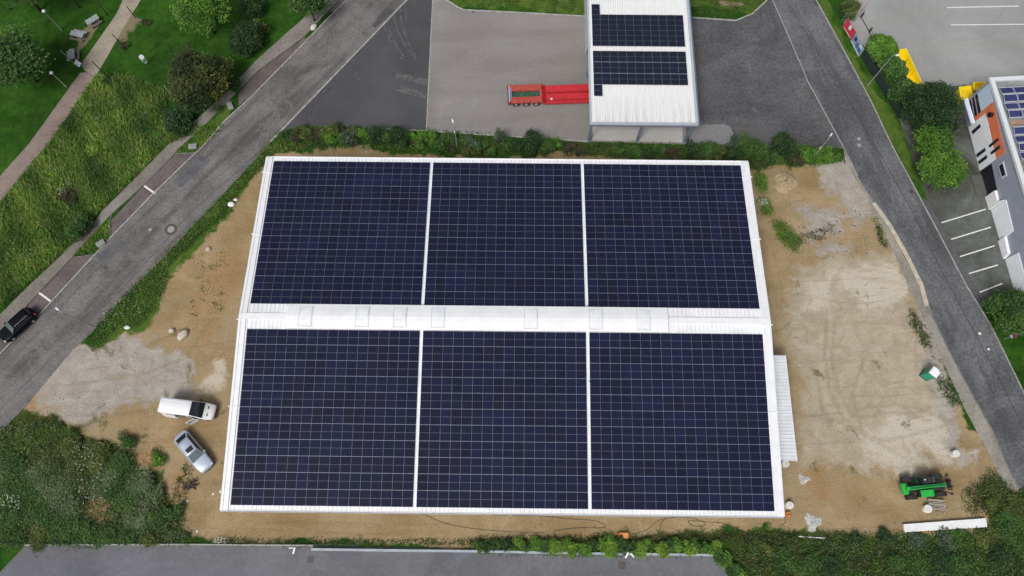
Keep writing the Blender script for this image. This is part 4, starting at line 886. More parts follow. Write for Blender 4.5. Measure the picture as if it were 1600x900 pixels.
for s in (-.35, .35):
    m = MB(); m.box(h + .65, h + .72, s - .06, s + .06, .08, .8); m.box(h + .65, h + 1.35, s - .06, s + .06, .05, .10); m.build('fork', BPL, fc)
for s, yy in ((1, 1.0), (-1, -1.0)):
    m = MB(); m.tube([(h - .25, yy * .8, 1.2), (h - .0, yy, 1.35), (h + .12, yy * 1.05, 1.5)], .05); m.box(h + .02, h + .18, yy * 1.05 - .14, yy * 1.05 + .14, 1.42, 1.62); m.build('work_light', BPL, tl)
# red low-bed trailer, front end under the shelter
ta = np.array(G(795, 148, .9)); tb_ = np.array(G(921, 143.5, .9)); trl = thing('low_loader_trailer', 'red and orange low loader trailer reaching under the vehicle shelter', 'trailer', (ta[0], ta[1], 0), heading(ta, tb_))
RED = simple('trailer_red', (.52, .030, .040), .4, var=.12, scale=2); ORG = simple('faded_orange_red', (.40, .066, .045), .6, var=.2, scale=2.5); DRED = simple('dark_red', (.22, .022, .026), .5)
wd_ = 1.42
m = MB(); m.box(.25, 4.55, .48, wd_, .82, 1.08); m.box(.25, 4.55, -wd_, -.52, .82, 1.08); m.box(4.25, 4.6, -.55, .5, .82, 1.06); m.box(2.45, 2.50, .48, wd_, 1.08, 1.095); m.build('rear_deck', ORG, trl, bevel=.03)
m = MB(); m.box(.45, 4.25, -.5, .46, .62, .80); m.build('channel_floor', simple('channel_green', (.02, .085, .045), .7, var=.35, scale=2), trl)
m = MB()
for k in range(5): m.tube([(.8 + k * .7, -.45 + (k % 2) * .2, .86), (1.3 + k * .7, .1 - (k % 3) * .1, .90), (1.6 + k * .7, .3, .84)], .05)
m.build('hoses', simple('pale_hose', (.10, .16, .11), .7, var=.3), trl)
m = MB(); m.box(-.15, .18, -wd_, wd_, .55, 1.02); tb = m.build('tail_board', DRED, trl, bevel=.03)
for yy, mt in ((-1.2, TLM), (1.2, TLM)):
    m = MB(); m.box(-.19, -.145, yy - .18, yy + .18, .68, .86); m.build('tail_light', mt, tb)
m = MB(); m.box(.19, .40, -1.0, .9, .95, 1.12); m.build('marker_board', simple('blue_white_board', (.16, .22, .36), .5, var=.4, scale=8), trl)
m = MB(); m.box(.02, .12, -1.25, 1.25, 1.02, 1.10); m.build('warning_bar', simple('pale_bar', (.6, .62, .68), .5), tb)
for fx in (.95, 2.35, 3.75):
    for s in (-1, 1): wheel(trl, fx, s * (wd_ - .18), .44, .36)
m = MB(); m.hexa([(4.6, -wd_, .45), (5.1, -wd_, .35), (5.1, wd_, .35), (4.6, wd_, .45)], [(4.6, -wd_, 1.06), (5.1, -wd_, .56), (5.1, wd_, .56), (4.6, wd_, 1.06)]); m.build('deck_ramp', RED, trl)
m = MB(); m.box(5.1, 13.2, -wd_, wd_, .32, .50); m.build('low_deck', simple('deck_red', (.40, .028, .034), .5, var=.15, scale=2), trl)
for y0, y1, nm in ((.22, 1.26, 'loading_trough'), (-.98, -.06, 'loading_trough')):
    m = MB(); m.box(5.2, 11.3, y0, y1, .50, .80); m.box(5.2, 11.3, y0, y0 + .08, .80, .88); m.box(5.2, 11.3, y1 - .08, y1, .80, .88); m.box(6.25, 6.30, y0 + .08, y1 - .08, .80, .812); m.box(5.22, 6.2, y0 + .08, y1 - .08, .80, .86)
    m.build(nm, RED, trl)
for x_, y_ in ((5.7, -.92), (11.0, -.7)):
    m = MB(); m.box(x_, x_ + .3, y_ - .15, y_ + .1, .88, 1.0); m.build('bracket', simple('white_bracket', (.72, .6, .6), .5), trl)
m = MB(); m.box(11.4, 12.6, -.5, .55, .5, .72); m.build('winch_box', simple('greenish_grey', (.17, .19, .16), .7), trl)
m = MB(); m.hexa([(12.9, -.7, .5), (15.6, -.6, 1.2), (15.6, .6, 1.2), (12.9, .7, .5)], [(12.9, -.7, 1.0), (15.6, -.6, 1.55), (15.6, .6, 1.55), (12.9, .7, 1.0)]); m.build('gooseneck', RED, trl)
# ------------------------------------------------------------------ site clutter
def drum(u, v, label, r=.42, h=.75, lidcol=None):
    p = G(u, v, h); t = thing('white_drum', label, 'drum', (p[0], p[1], 0), 0, 'white drums on the site')
    m = MB(); m.cyl((0, 0, 0), (0, 0, h - .06), r * .97, r * .97, 24); m.tube([(r * math.cos(k * PI / 12), r * math.sin(k * PI / 12), h * .5) for k in range(25)], .02, 5); m.build('body', simple('drum_white', (.66, .66, .62), .55, var=.1), t, smooth=False)
    m = MB(); m.cyl((0, 0, h - .06), (0, 0, h), r, r, 24); l = m.build('lid', lidcol or simple('drum_lid', (.72, .70, .66), .6, var=.08, scale=4), t, bevel=.02)
    m = MB(); m.cyl((0, 0, h), (0, 0, h + .012), r * .62, r * .60, 20); m.build('lid_boss', simple('lid_boss', (.62, .62, .60), .6, var=.2, scale=6), l)
drum(1228, 724.5, 'cream white drum beside the lower end of the lean-to roof'); drum(1234.5, 789.5, 'white ribbed drum by the lower right corner of the hall'); drum(1494.5, 708.5, 'white drum alone on the pale soil above the green machine', .40); drum(1450.5, 795, 'white drum tucked against the left side of the pallet stack', .46, .6)
def pile(name, label, cat, u, v, r, h, mat, n=26, asp=1.0, jag=.3):
    p = G(u, v); m = MB(); vs = []; fs = []; K = 7
    for i in range(K + 1):
        f = i / K
        for j in range(n):
            a = 2 * PI * j / n; q = r * (1 - f) * (1 + jag * math.sin(3 * a + 1) * .4 + RNG.uniform(-jag, jag) * .35)
            vs.append((q * math.cos(a), q * math.sin(a) * asp, h * (1 - (1 - f) ** 2) ** 1.0 * RNG.uniform(.8, 1.15) - (.03 if i == 0 else 0)))
    for i in range(K):
        for j in range(n): fs.append((i * n + j, i * n + (j + 1) % n, (i + 1) * n + (j + 1) % n, (i + 1) * n + j))
    m.add(vs, fs); o = m.build(name, mat, smooth=False); o.location = (p[0], p[1], 0); return tag(o, label, cat)
CHALK = simple('white_grit', (.46, .455, .44), .9, var=.3, scale=5); SANDM = simple('loose_sand', (.36, .285, .175), .95, var=.15, scale=3); DIRTO = simple('orange_dirt', (.33, .205, .095), .95, var=.2, scale=3)
pile('grit_heap', 'larger heap of white grit below the drum at the hall corner', 'heap', 1270, 816, .95, .14, CHALK, n=44, jag=.7); pile('grit_heap', 'smaller heap of white grit below the lean-to', 'heap', 1256, 749, .7, .10, CHALK, n=44, jag=.75, asp=.8)
pile('sand_mound', 'round mound of pale sand near the shrubs right of the hall', 'mound', 1226, 284, 1.5, .8, SANDM, asp=1.1); pile('soil_mound', 'small orange soil mound at the edge of the lower left scrub', 'mound', 225, 722, 1.25, .22, DIRTO); pile('soil_mound', 'orange soil mound enclosed by the lower left scrub', 'mound', 155, 800, 1.9, .25, DIRTO)
WOOD = simple('raw_timber', (.34, .255, .15), .8, var=.25, scale=5); OLDW = simple('weathered_timber', (.20, .155, .12), .85, var=.3, scale=5)
def planks(name, label, cat, u, v, rz, boards, z=0.0, mat=None):
    p = G(u, v, z); m = MB()
    for (x, y, l, w, zz, a) in boards:
        c_, s_ = math.cos(a), math.sin(a); q = [(x + c_ * i * l / 2 - s_ * j * w / 2, y + s_ * i * l / 2 + c_ * j * w / 2) for i, j in ((-1, -1), (1, -1), (1, 1), (-1, 1))]
        m.hexa([(a_, b_, zz) for a_, b_ in q], [(a_, b_, zz + .05) for a_, b_ in q])
    o = m.build(name, mat or WOOD); o.location = (p[0], p[1], z); o.rotation_euler = (0, 0, rz); return tag(o, label, cat)
planks('timber_planks', 'two raw timber planks lying on soil right of the hall', 'planks', 1253.5, 780, -.05, [(0, .07, 1.7, .12, .01, .02), (.1, -.12, 1.6, .12, .01, -.06), (-.7, 0, .4, .1, .06, 1.3)])
planks('timber_stick', 'short pale stick on soil above the two timber planks', 'stick', 1247, 766, 1.5, [(0, 0, .8, .07, .01, 0)]); planks('timber_stick', 'pale stick leaning against the larger grit heap', 'stick', 1271.5, 799, 2.1, [(0, 0, 1.3, .08, .01, 0), (.7, 0, .3, .16, .02, .3)])
pp = G(1464, 789, .4); pst = thing('pallet_stack', 'stack of grey timber pallets beside the green machine', 'pallets', (pp[0], pp[1], 0), -.08)
for k in range(3):
    m = MB(); z0 = k * .17
    for yy in (-.5, 0, .5): m.box(-.95, .95, yy - .06, yy + .06, z0, z0 + .10)
    for j in range(8): m.box(-.95 + .0, .95, -.56 + j * .155, -.56 + j * .155 + .088, z0 + .10, z0 + .135)
    m.build('pallet', simple('grey_timber', (.36, .31, .26), .85, var=.25, scale=5), pst)
planks('loose_boards', 'loose timber boards leaning out below the pallet stack', 'boards', 1474, 797, .95, [(0, .1, 1.8, .10, .02, .05), (.2, -.25, 1.2, .10, .02, -.2), (-.3, .4, 1.0, .10, .02, .4), (-.6, 0, 1.2, .12, .07, 1.6)])
q = [G(*p_, .45) for p_ in ((1412, 819), (1540.5, 809.5), (1543.5, 823.5), (1414, 831.5))]
ps = thing('wrapped_panel_stack', 'long white wrapped stack of wall panels at the scrub edge', 'panel stack', (q[0][0], q[0][1], 0)); o0 = np.array(q[0]); m = MB()
WRAP = simple('white_wrap', (.78, .80, .79), .35, var=.05, scale=1.5)
lo = [tuple(np.array(p_) - o0 - [0, 0, .34]) for p_ in q]; hi = [tuple(np.array(p_) - o0 + [0, 0, .45]) for p_ in q]
lo = [(a_, b_, .10) for a_, b_, _ in lo]; hi = [(a_, b_, .45) for a_, b_, _ in hi]
m.hexa(lo[::-1], hi[::-1]); m.build('panels', WRAP, ps, bevel=.03)
m = MB()
for f in (.1, .37, .63, .9):
    a_ = np.array(lo[0]) * (1 - f) + np.array(lo[1]) * f; b_ = np.array(lo[3]) * (1 - f) + np.array(lo[2]) * f; d_ = (np.array(lo[1]) - np.array(lo[0])); d_ = d_ / np.linalg.norm(d_) * .07
    m.hexa([(*(a_ - d_)[:2], 0), (*(a_ + d_)[:2], 0), (*(b_ + d_)[:2], 0), (*(b_ - d_)[:2], 0)][::-1], [(*(a_ - d_)[:2], .1), (*(a_ + d_)[:2], .1), (*(b_ + d_)[:2], .1), (*(b_ - d_)[:2], .1)][::-1])
m.build('bearers', OLDW, ps)
# portable toilet
b1, b2 = np.array(G(1441, 589)), np.array(G(1452, 598)); tz = 2.2
tp = [np.array(G(*p_, tz)) for p_ in ((1451.5, 581), (1460.5, 571.5), (1472, 580.5), (1463.5, 590.5))]; tc = sum(tp) / 4
tl_ = thing('portable_toilet', 'green portable toilet cabin with white roof by the right road', 'toilet', (tc[0], tc[1], 0), heading(tp[0], tp[3]))
PTG = simple('toilet_green', (.016, .27, .17), .45, var=.1); sxx = np.linalg.norm(tp[3] - tp[0]) / 2 * .96; syy = np.linalg.norm(tp[1] - tp[0]) / 2 * .96
m = MB(); m.box(-sxx, sxx, -syy, syy, .12, 2.06); w_ = m.build('wall', PTG, tl_, bevel=.04); m = MB(); m.box(-sxx - .04, sxx + .04, -syy - .04, syy + .04, 0, .12); m.build('base', BPL, tl_)
m = MB(); m.hexa([(-sxx - .04, -syy - .04, 2.06), (sxx + .04, -syy - .04, 2.06), (sxx + .04, syy + .04, 2.06), (-sxx - .04, syy + .04, 2.06)], [(-sxx + .08, -syy + .08, 2.24), (sxx - .08, -syy + .08, 2.24), (sxx - .08, syy - .08, 2.24), (-sxx + .08, syy - .08, 2.24)]); m.build('roof', simple('toilet_roof', (.84, .86, .85), .4, var=.03), tl_, bevel=.04)
m = MB(); m.box(-sxx * .75, sxx * .75, -syy - .03, -syy + .01, .16, 1.98); dd = m.build('door', simple('toilet_door', (.018, .30, .19), .45), tl_, bevel=.01); m = MB(); m.box(sxx * .5, sxx * .62, -syy - .07, -syy - .02, 1.0, 1.15); m.build('handle', BPL, dd)
m = MB(); m.cyl((sxx * .6, syy * .6, 2.1), (sxx * .6, syy * .6, 2.5), .05, .05, 8); m.build('vent_pipe', BPL, tl_)
# orange box, orange sheet, cables
p = G(974.5, 836.5, .5); ob = thing('site_box', 'orange site tool box above the bright green hedge', 'box', (p[0], p[1], 0), -.03); ORBX = simple('orange_plastic', (.62, .19, .045), .45, var=.1)
m = MB(); m.box(-.50, .52, -.30, .28, .05, .48); m.build('body', ORBX, ob, bevel=.04); m = MB(); m.box(-.28, .53, -.31, .29, .48, .58); m.build('lid', simple('orange_lid', (.72, .27, .075), .4), ob, bevel=.03); m = MB(); m.box(-.62, -.50, -.26, .24, .1, .44); m.build('side_case', simple('rust_orange', (.34, .10, .035), .6), ob, bevel=.02)
p = G(1230.5, 804, .1); ob = thing('warning_light_box', 'small orange safety box at the lower right corner of the hall', 'box', (p[0], p[1], 0)); m = MB(); m.box(-.22, .22, -.3, .3, 0, .5); m.build('body', ORBX, ob, bevel=.06); m = MB(); m.tube([(-.18, 0, .5), (-.1, 0, .6), (.1, 0, .6), (.18, 0, .5)], .03); m.build('handle', BPL, ob)
def cable(pts, label, r=.025):
    m = MB(); P = [Vector((*G2(u, v), .03)) for u, v in pts]; out = []
    for i in range(len(P) - 1):
        a_, b_, c_, d_ = P[max(i - 1, 0)], P[i], P[i + 1], P[min(i + 2, len(P) - 1)]
        for k in range(5):
            t = k / 5; out.append(.5 * ((2 * b_) + (c_ - a_) * t + (2 * a_ - 5 * b_ + 4 * c_ - d_) * t * t + (3 * b_ - a_ - 3 * c_ + d_) * t ** 3))
    out.append(P[-1]); m.tube(out, r, 5); o = m.build('black_cable', DK); return tag(o, label, 'cable')
cable([(662, 803), (685, 814), (715, 822), (750, 827), (800, 831), (850, 832)], 'black cable running right from below the middle block'); cable([(800, 806), (845, 806), (880, 810), (930, 814), (945, 824), (900, 825), (865, 830)], 'black cable looping back on the soil left of the orange box'); cable([(985, 835), (1010, 828), (1030, 813), (1062, 808), (1090, 812), (1102, 820), (1085, 822), (1076, 814), (1110, 816), (1132, 818), (1148, 834)], 'tangled black cable right of the orange box'); cable([(1032, 834), (1032, 820), (1040, 810)], 'short black cable rising towards the eave'); cable([(1226, 808), (1227, 816), (1219, 821)], 'short black cable end at the lower right hall corner'); cable([(770, 804), (785, 806), (800, 803)], 'short black cable bight under the eave')
# bags, litter, scrap
def lump(name, label, cat, u, v, r, h, mat, asp=1.0, rz=0.0):
    p = G(u, v, h * .5); m = MB(); rr = []
    for f, k in ((0, .85), (.3, 1.0), (.7, .92), (.95, .6), (1.0, .2)):
        rr.append([(r * k * math.cos(a) * RNG.uniform(.85, 1.15), asp * r * k * math.sin(a) * RNG.uniform(.85, 1.15), h * f) for a in [2 * PI * j / 10 for j in range(10)]])
    m.loft(rr); o = m.build(name, mat, smooth=True); o.location = (p[0], p[1], 0); o.rotation_euler = (0, 0, rz); return tag(o, label, cat)
PALEB = simple('pale_bag', (.52, .47, .39), .85, var=.12, scale=4); WHB = simple('white_sack', (.74, .74, .72), .8, var=.08, scale=4)
lump('rubble_bag', 'small pale bag beside the larger pale bag on the left soil', 'bag', 268, 516.5, .36, .4, PALEB); lump('rubble_bag', 'larger pale elongated bag on the left soil', 'bag', 285, 523.5, .85, .5, PALEB, .6, .9); lump('white_sack', 'white sack lying where gravel meets the weeds', 'sack', 198.5, 511.5, .42, .25, WHB, .6); lump('white_sack', 'crumpled white sheet beside the verge above the left soil', 'sack', 361, 319, .5, .3, WHB, .8); lump('white_sack', 'small white rag next to the crumpled white sheet', 'sack', 368, 312, .3, .2, WHB, .7)
lump('boulder', 'pale round boulder on the left soil below the verge', 'stone', 325, 389, .38, .3, simple('pale_stone', (.47, .42, .35), .9), .9); lump('boulder', 'white limestone boulder on the verge beside the upper left parking bay', 'stone', 490, 42, .62, .55, simple('limestone', (.62, .60, .53), .85, var=.15, scale=4), .62, .9)
SCR = simple('rusty_scrap', (.055, .036, .032), .8, var=.5, scale=5); p = G(301, 758); sp = MB()
for k in range(13):
    a_ = RNG.uniform(0, PI); x_, y_ = RNG.uniform(-.45, .45), RNG.uniform(-.5, .5); l_ = RNG.uniform(.3, .7); sp.tube([(x_ - math.cos(a_) * l_, y_ - math.sin(a_) * l_ * .8, RNG.uniform(.03, .4)), (x_ + math.cos(a_) * l_, y_ + math.sin(a_) * l_ * .8, RNG.uniform(.05, .5))], RNG.uniform(.03, .08), 5)
o = sp.build('scrap_pile', SCR); o.location = (p[0], p[1], 0); tag(o, 'dark rusty scrap pile on soil below the silver car', 'scrap')
for u, v, l_ in ((308, 830, 'white scrap bit near the lower left scrub corner'), (293, 783, 'white scrap bit below the rusty scrap pile'), (333, 772, 'white scrap bit beside the lower left hall corner')): lump('litter', l_, 'litter', u, v, .13, .08, WHB)
lump('litter', 'white paper litter on the right road, upper of two', 'litter', 1531, 521, .2, .06, WHB); lump('litter', 'white paper litter on the right road, lower of two', 'litter', 1545, 545.5, .16, .06, WHB)
p = G(352, 792, 3.6); pt = thing('camera_bracket', 'small white bracket box at the lower left hall corner', 'bracket', (p[0] - .35, p[1] + 1.6, 4.6)); m = MB(); m.box(-.1, .1, -.16, .16, -.1, .12); m.build('housing', WHB, pt, bevel=.03); m = MB(); m.box(.1, .75, -.04, .04, -.03, .03); m.build('arm', ALU, pt)
p = G(1305, 839); planks('white_batten', 'thin white batten lying in the weeds below the grit heap', 'batten', 1268, 839.5, -.05, [(0, 0, 3.0, .10, .10, 0)], 0, WHB)
# ------------------------------------------------------------------ yellow skips
YEL = simple('skip_yellow', (.88, .66, .006), .45, var=.08, scale=2); YEL2 = simple('skip_floor', (.80, .55, .006), .6, var=.15, scale=2)
def skip(label, quad, h, wall=.10, fl=.3, taper=.15):
    q = [np.array(G(u, v, h)) for u, v in quad]; c_ = sum(q) / 4; t = thing('skip_container', label, 'skip', (c_[0], c_[1], 0)); q = [(p_ - c_)[:2] for p_ in q]
    ar = sum(q[i][0] * q[(i + 1) % 4][1] - q[(i + 1) % 4][0] * q[i][1] for i in range(4)); q = q if ar > 0 else q[::-1]
    inn = [p_ * (1 - wall / max(.3, np.linalg.norm(p_)) * 1.5) for p_ in q]; base = [p_ * (1 - taper) for p_ in q]; m = MB()
    vs = [(*p_, 0) for p_ in base] + [(*p_, h) for p_ in q] + [(*p_, h) for p_ in inn] + [(*(p_ * (1 - taper * .8)), fl) for p_ in inn]
    fs = [(3, 2, 1, 0)] + [(i, (i + 1) % 4, 4 + (i + 1) % 4, 4 + i) for i in range(4)] + [(4 + i, 4 + (i + 1) % 4, 8 + (i + 1) % 4, 8 + i) for i in range(4)] + [(8 + i, 8 + (i + 1) % 4, 12 + (i + 1) % 4, 12 + i) for i in range(4)]
    m.add(vs, fs); m.build('body', YEL, t); m = MB(); m.poly([(*(p_ * (1 - taper * .8)), fl + .003) for p_ in inn]); m.build('floor', YEL2, t)
    m = MB(); z_ = h - .05; m.tube([(*p_, z_) for p_ in q] + [(*q[0], z_)], .06, 6); m.build('rim', simple('rim_yellow', (.90, .74, .10), .4), t)
skip('long open yellow skip behind the roadside conifer bushes', [(1400, 78), (1416, 75.5), (1441, 129), (1424, 134)], 1.3); skip('small yellow skip at the corner of the office building', [(1499, 136), (1517, 133.5), (1521, 150), (1503, 158.5)], 1.5, fl=1.3); skip('narrow yellow skip wedged beside the office parapet corner', [(1521, 128.5), (1542, 128), (1537, 141), (1522, 140)], 1.5, fl=.9)
# ------------------------------------------------------------------ trees and shrubs
tree('broadleaf_tree', 'big broad leafed tree on the lawn at the left edge', 'tree', 18, 92, 54, 5.2, 3.0, 'mid', .42, 60, 120, trunk=.2)
tree('broadleaf_tree', 'dark tree cut off by the upper left corner', 'tree', 0, 0, 0, 7.2, 3.2, 'dark', .42, 50, 110, xy=G2(64, 17), flat=5.0, trunk=.2)
tree('young_tree', 'young thin stemmed tree left of the picnic tables, crown above the frame', 'tree', 0, 0, 0, 7.6, 1.4, 'bright', .3, 18, 70, xy=G2(125, 12.5), flat=1.3, trunk=.08); tree('young_tree', 'young thin stemmed tree beside the sandy path, crown above the frame', 'tree', 0, 0, 0, 7.8, 1.4, 'bright', .3, 18, 70, xy=G2(168.5, 24), flat=1.3, trunk=.07)
tree('round_tree', 'bright green round tree on the lawn at the top', 'tree', 312, 15, 43, 5.0, 2.9, 'bright', .30, 62, 135, trunk=.15, clr=.30)
tree('yellowish_tree', 'large yellowish dark tree beside the left sidewalk', 'tree', 308, 122, 50, 3.6, 2.9, 'yellow', .30, 85, 150, trunk=.18, clr=.28)
tree('street_tree', 'small tree by the sidewalk at the top edge', 'tree', 481, 6, 30, 3.6, 2.2, 'mid', .30, 40, 110, trunk=.12)
PT_ = 'shrubs along the left sidewalk'
shrub('bush', 'dark bush on the lawn right of the round bright tree', 'bush', 384, 60, 30, 'dark', 3.0, .26, PT_, 2.0, .34); shrub('bush', 'dark bush cut by the top edge between round tree and street tree', 'bush', 392, 8, 20, 'dark', 2.6, .26, PT_, 1.7, .36); shrub('bush', 'yellow green bush between the dark lawn bush and the sidewalk', 'bush', 404, 44, 15, 'olive', 2.0, .24, PT_, 1.5); shrub('bush', 'low bush at the right foot of the yellowish tree', 'bush', 347, 104, 14, 'mid', 1.6, .22, PT_, 1.4)
shrub('bush', 'dark small bush below the yellowish tree', 'bush', 279, 186, 25, 'dark', 2.4, .28, PT_, 1.8, .34); shrub('bush', 'small dark bush in the bed by the white planter stone', 'bush', 366, 133, 13, 'dark', 1.4, .22, PT_, 1.4); shrub('bush', 'tiny bright bush beside the sidewalk below the yellowish tree', 'bush', 340, 172, 9, 'mid', 1.0, .2, PT_); shrub('bush', 'dark green bush beside the sidewalk between the two parking bays', 'bush', 125, 352, 20, 'mid', 1.9, .26, PT_, 1.7, .36)
shrub('bush', 'lime green round plant in the meadow', 'bush', 145, 234, 12, 'lime', .7, .22, None, 1.6); shrub('withered_bush', 'withered brown bush with white dead twigs in the meadow', 'bush', 106, 307, 15, 'brown', 1.0, .22, None, 1.3)
shrub('bush', 'dark round tuft at the foot of the dark post by the path', 'bush', 167, 125, 11, 'dark', .6, .2, None, 1.2); shrub('bush', 'brown weedy tuft by the dark post on the sandy path', 'bush', 194, 73, 11, 'brown', .7, .2, None, 1.0); shrub('bush', 'small brown tuft beside the sandy path at the top', 'bush', 228, 35, 9, 'brown', .6, .2)
RS = 'bushes by the right fence'
shrub('conifer_bush', 'yellow green round bush at the top by the banner fence', 'bush', 1328, 12, 17, 'olive', 1.9, .2, RS, 2.2, .34)
for u, v, r, l_ in ((1378, 75, 25, 'bright conifer bush beside the fence banners, highest of three'), (1396, 108, 24, 'middle one of three conifer bushes hiding the yellow skip'), (1411, 145, 26, 'dark conifer bush between yellow skip and big round tree')): shrub('conifer_bush', l_, 'bush', u, v, r, 'bright' if v < 100 else 'mid', 2.3, .30, RS, 3.0, .30, .12)
tree('round_tree', 'very dark dense round tree left of the office building', 'tree', 1457, 171, 45, 2.9, 2.6, 'dark', .24, 150, 150, trunk=.2, clr=.26, lobk=0); tree('round_tree', 'bright lumpy tree between the dark round tree and the clipped round one', 'tree', 1455, 221, 29, 2.8, 1.9, 'bright', .26, 44, 120, trunk=.12, clr=.34, lobk=.4); tree('round_tree', 'bright clipped round tree at the corner of the mossy parking lot', 'tree', 1473, 264, 36, 2.9, 2.2, 'bright', .24, 90, 140, trunk=.14, clr=.26, lobk=.1)
tree('round_tree', 'dark spreading bush tree at the right edge beside the no stopping sign', 'tree', 1577, 487, 37, 1.9, 1.7, 'mid', .26, 70, 130, trunk=.12, clr=.28, lobk=.2)
# planted strip behind the hall
HED = [(446, 211, 9, 'mid', .9), (462, 213, 9, 'brown', .9), (478, 207, 12, 'olive', 1.2), (494, 209, 9, 'brown', 1.0), (504, 206, 10, 'olive', 1.2), (514, 213, 12, 'bright', 1.4), (525, 200, 11, 'olive', 1.4), (531, 214, 9, 'mid', 1.1), (546, 213, 14, 'blue', 1.6), (556, 203, 8, 'olive', 1.1), (569, 209, 10, 'bright', 1.3), (586, 209, 14, 'dark', 2.0), (604, 214, 11, 'mid', 1.5), (619, 210, 14, 'dark', 2.0), (631, 219, 10, 'dark', 1.4), (643, 212, 8, 'bright', 1.1), (661, 216, 12, 'bright', 1.4), (675, 212, 9, 'bright', 1.2), (687, 226, 9, 'mid', 1.1), (699, 215, 12, 'mid', 1.6), (708, 230, 8, 'brown', .8), (722, 225, 12, 'mid', 1.5), (739, 221, 13, 'blue', 1.6), (731, 238, 10, 'olive', 1.0), (752, 229, 10, 'mid', 1.4), (768, 238, 9, 'mid', .9), (780, 211, 8, 'blue', 2.8), (794, 225, 12, 'mid', 1.7), (810, 227, 9, 'dark', 1.5), (833, 220, 18, 'dark', 2.8), (824, 241, 10, 'dark', 1.2), (854, 228, 14, 'mid', 1.8), (869, 221, 8, 'bright', 1.1), (888, 229, 10, 'brown', .9), (906, 236, 9, 'brown', .8), (966, 232, 12, 'mid', 1.0), (990, 239, 14, 'mid', 1.0), (1012, 240, 9, 'dark', .9), (1031, 233, 10, 'mid', .9), (1050, 238, 10, 'brown', .9), (1083, 234, 13, 'dark', 2.2), (1103, 234, 15, 'mid', 2.3), (1125, 237, 11, 'olive', 1.5), (1149, 221, 9, 'blue', 2.6), (1144, 240, 14, 'dark', 2.0), (1173, 227, 18, 'mid', 2.6), (1191, 240, 14, 'mid', 1.9), (1225, 228, 19, 'dark', 2.8), (1213, 247, 12, 'mid', 1.6), (1247, 246, 11, 'brown', 1.5), (1264, 238, 15, 'bright', 2.2), (1288, 242, 16, 'bright', 2.0), (1306, 247, 9, 'mid', 1.3)]
TONE = {'sage': 'grey green', 'mid': 'mid green', 'brown': 'brownish', 'olive': 'olive', 'bright': 'bright green', 'blue': 'grey blue', 'dark': 'dark green'}
for i, (u, v, r, p_, h_) in enumerate(HED):
    ref = 'left of the lamp post' if u < 712 else ('between lamp post and vehicle shelter' if u < 915 else ('below the vehicle shelter' if u < 1072 else 'right of the vehicle shelter'))
    same = [k for k in range(len(HED)) if HED[k][3] == p_ and ((HED[k][0] < 712, HED[k][0] < 915, HED[k][0] < 1072) == (u < 712, u < 915, u < 1072))]
    k_ = sorted(same, key=lambda k: HED[k][0]).index(i) + 1
    lab = '%s%s shrub %sin the planted strip %s' % ('' if len(same) == 1 else ORD[k_] + ' ', TONE[p_], '' if len(same) == 1 else 'from left ', ref)
    shrub('shrub', lab, 'shrub', u, v, r * 1.08, p_, h_, .19, 'shrubs in the strip behind the hall', 1.9, .36)
# bright hedge plants along the service yard
BH = [(748, 853, 7, 'mid'), (760, 856, 6, 'dark'), (773, 852, 7, 'mid'), (790, 852, 7, 'dark'), (811, 848, 7, 'lime'), (820, 855, 7, 'mid'), (836, 850, 9, 'bright'), (852, 852, 9, 'mid'), (868, 856, 10, 'lime'), (884, 850, 8, 'bright'), (893, 857, 9, 'lime'), (914, 857, 10, 'bright'), (926, 850, 8, 'dark'), (940, 852, 8, 'bright'), (954, 855, 12, 'lime'), (973, 851, 10, 'mid'), (985, 857, 8, 'dark'), (998, 857, 11, 'lime'), (1008, 850, 7, 'bright'), (1034, 858, 10, 'lime'), (1047, 851, 8, 'mid'), (1058, 854, 9, 'bright'), (1077, 858, 9, 'lime'), (1090, 851, 8, 'mid'), (1102, 855, 8, 'bright'), (1118, 857, 10, 'lime'), (1126, 868, 9, 'mid'), (1134, 878, 10, 'bright'), (1143, 889, 10, 'mid'), (1152, 898, 9, 'bright')]
for i, (u, v, r, p_) in enumerate(BH):
    lo_ = u < 975; same = [k for k in range(len(BH)) if BH[k][3] == p_ and (BH[k][0] < 975) == lo_]; k_ = same.index(i) + 1
    shrub('hedge_plant', '%s hedge plant by the service yard, %s half, %s such from left' % ({'mid': 'mid green', 'dark': 'dark green', 'lime': 'lime green', 'bright': 'bright green'}[p_], 'left' if lo_ else 'right', ORD[k_]), 'hedge plant', u, v, r * 1.1, p_, .95, .2, 'hedge plants along the service yard', 2.0, .4)
# bushes standing out of the scrub
SB = [(70, 712, 20, 'olive'), (22, 730, 18, 'mid'), (60, 745, 22, 'sage'), (105, 700, 17, 'olive'), (30, 770, 22, 'mid'), (88, 770, 20, 'sage'), (120, 740, 18, 'olive'), (150, 715, 18, 'olive'), (160, 752, 20, 'sage'), (190, 722, 16, 'mid'), (186, 760, 18, 'mid'), (218, 758, 20, 'sage'), (235, 775, 16, 'sage'), (198, 785, 17, 'mid'), (215, 808, 20, 'sage'), (246, 815, 17, 'mid'), (20, 810, 22, 'mid'), (60, 800, 19, 'mid'), (95, 822, 24, 'mid'), (130, 832, 16, 'mid'), (60, 838, 15, 'olive'), (110, 795, 18, 'sage'), (165, 838, 15, 'mid'), (200, 838, 14, 'mid'), (235, 840, 13, 'olive'), (20, 840, 14, 'mid'), (200, 690, 12, 'mid'), (248, 718, 9, 'bright'), (274, 800, 10, 'mid')]
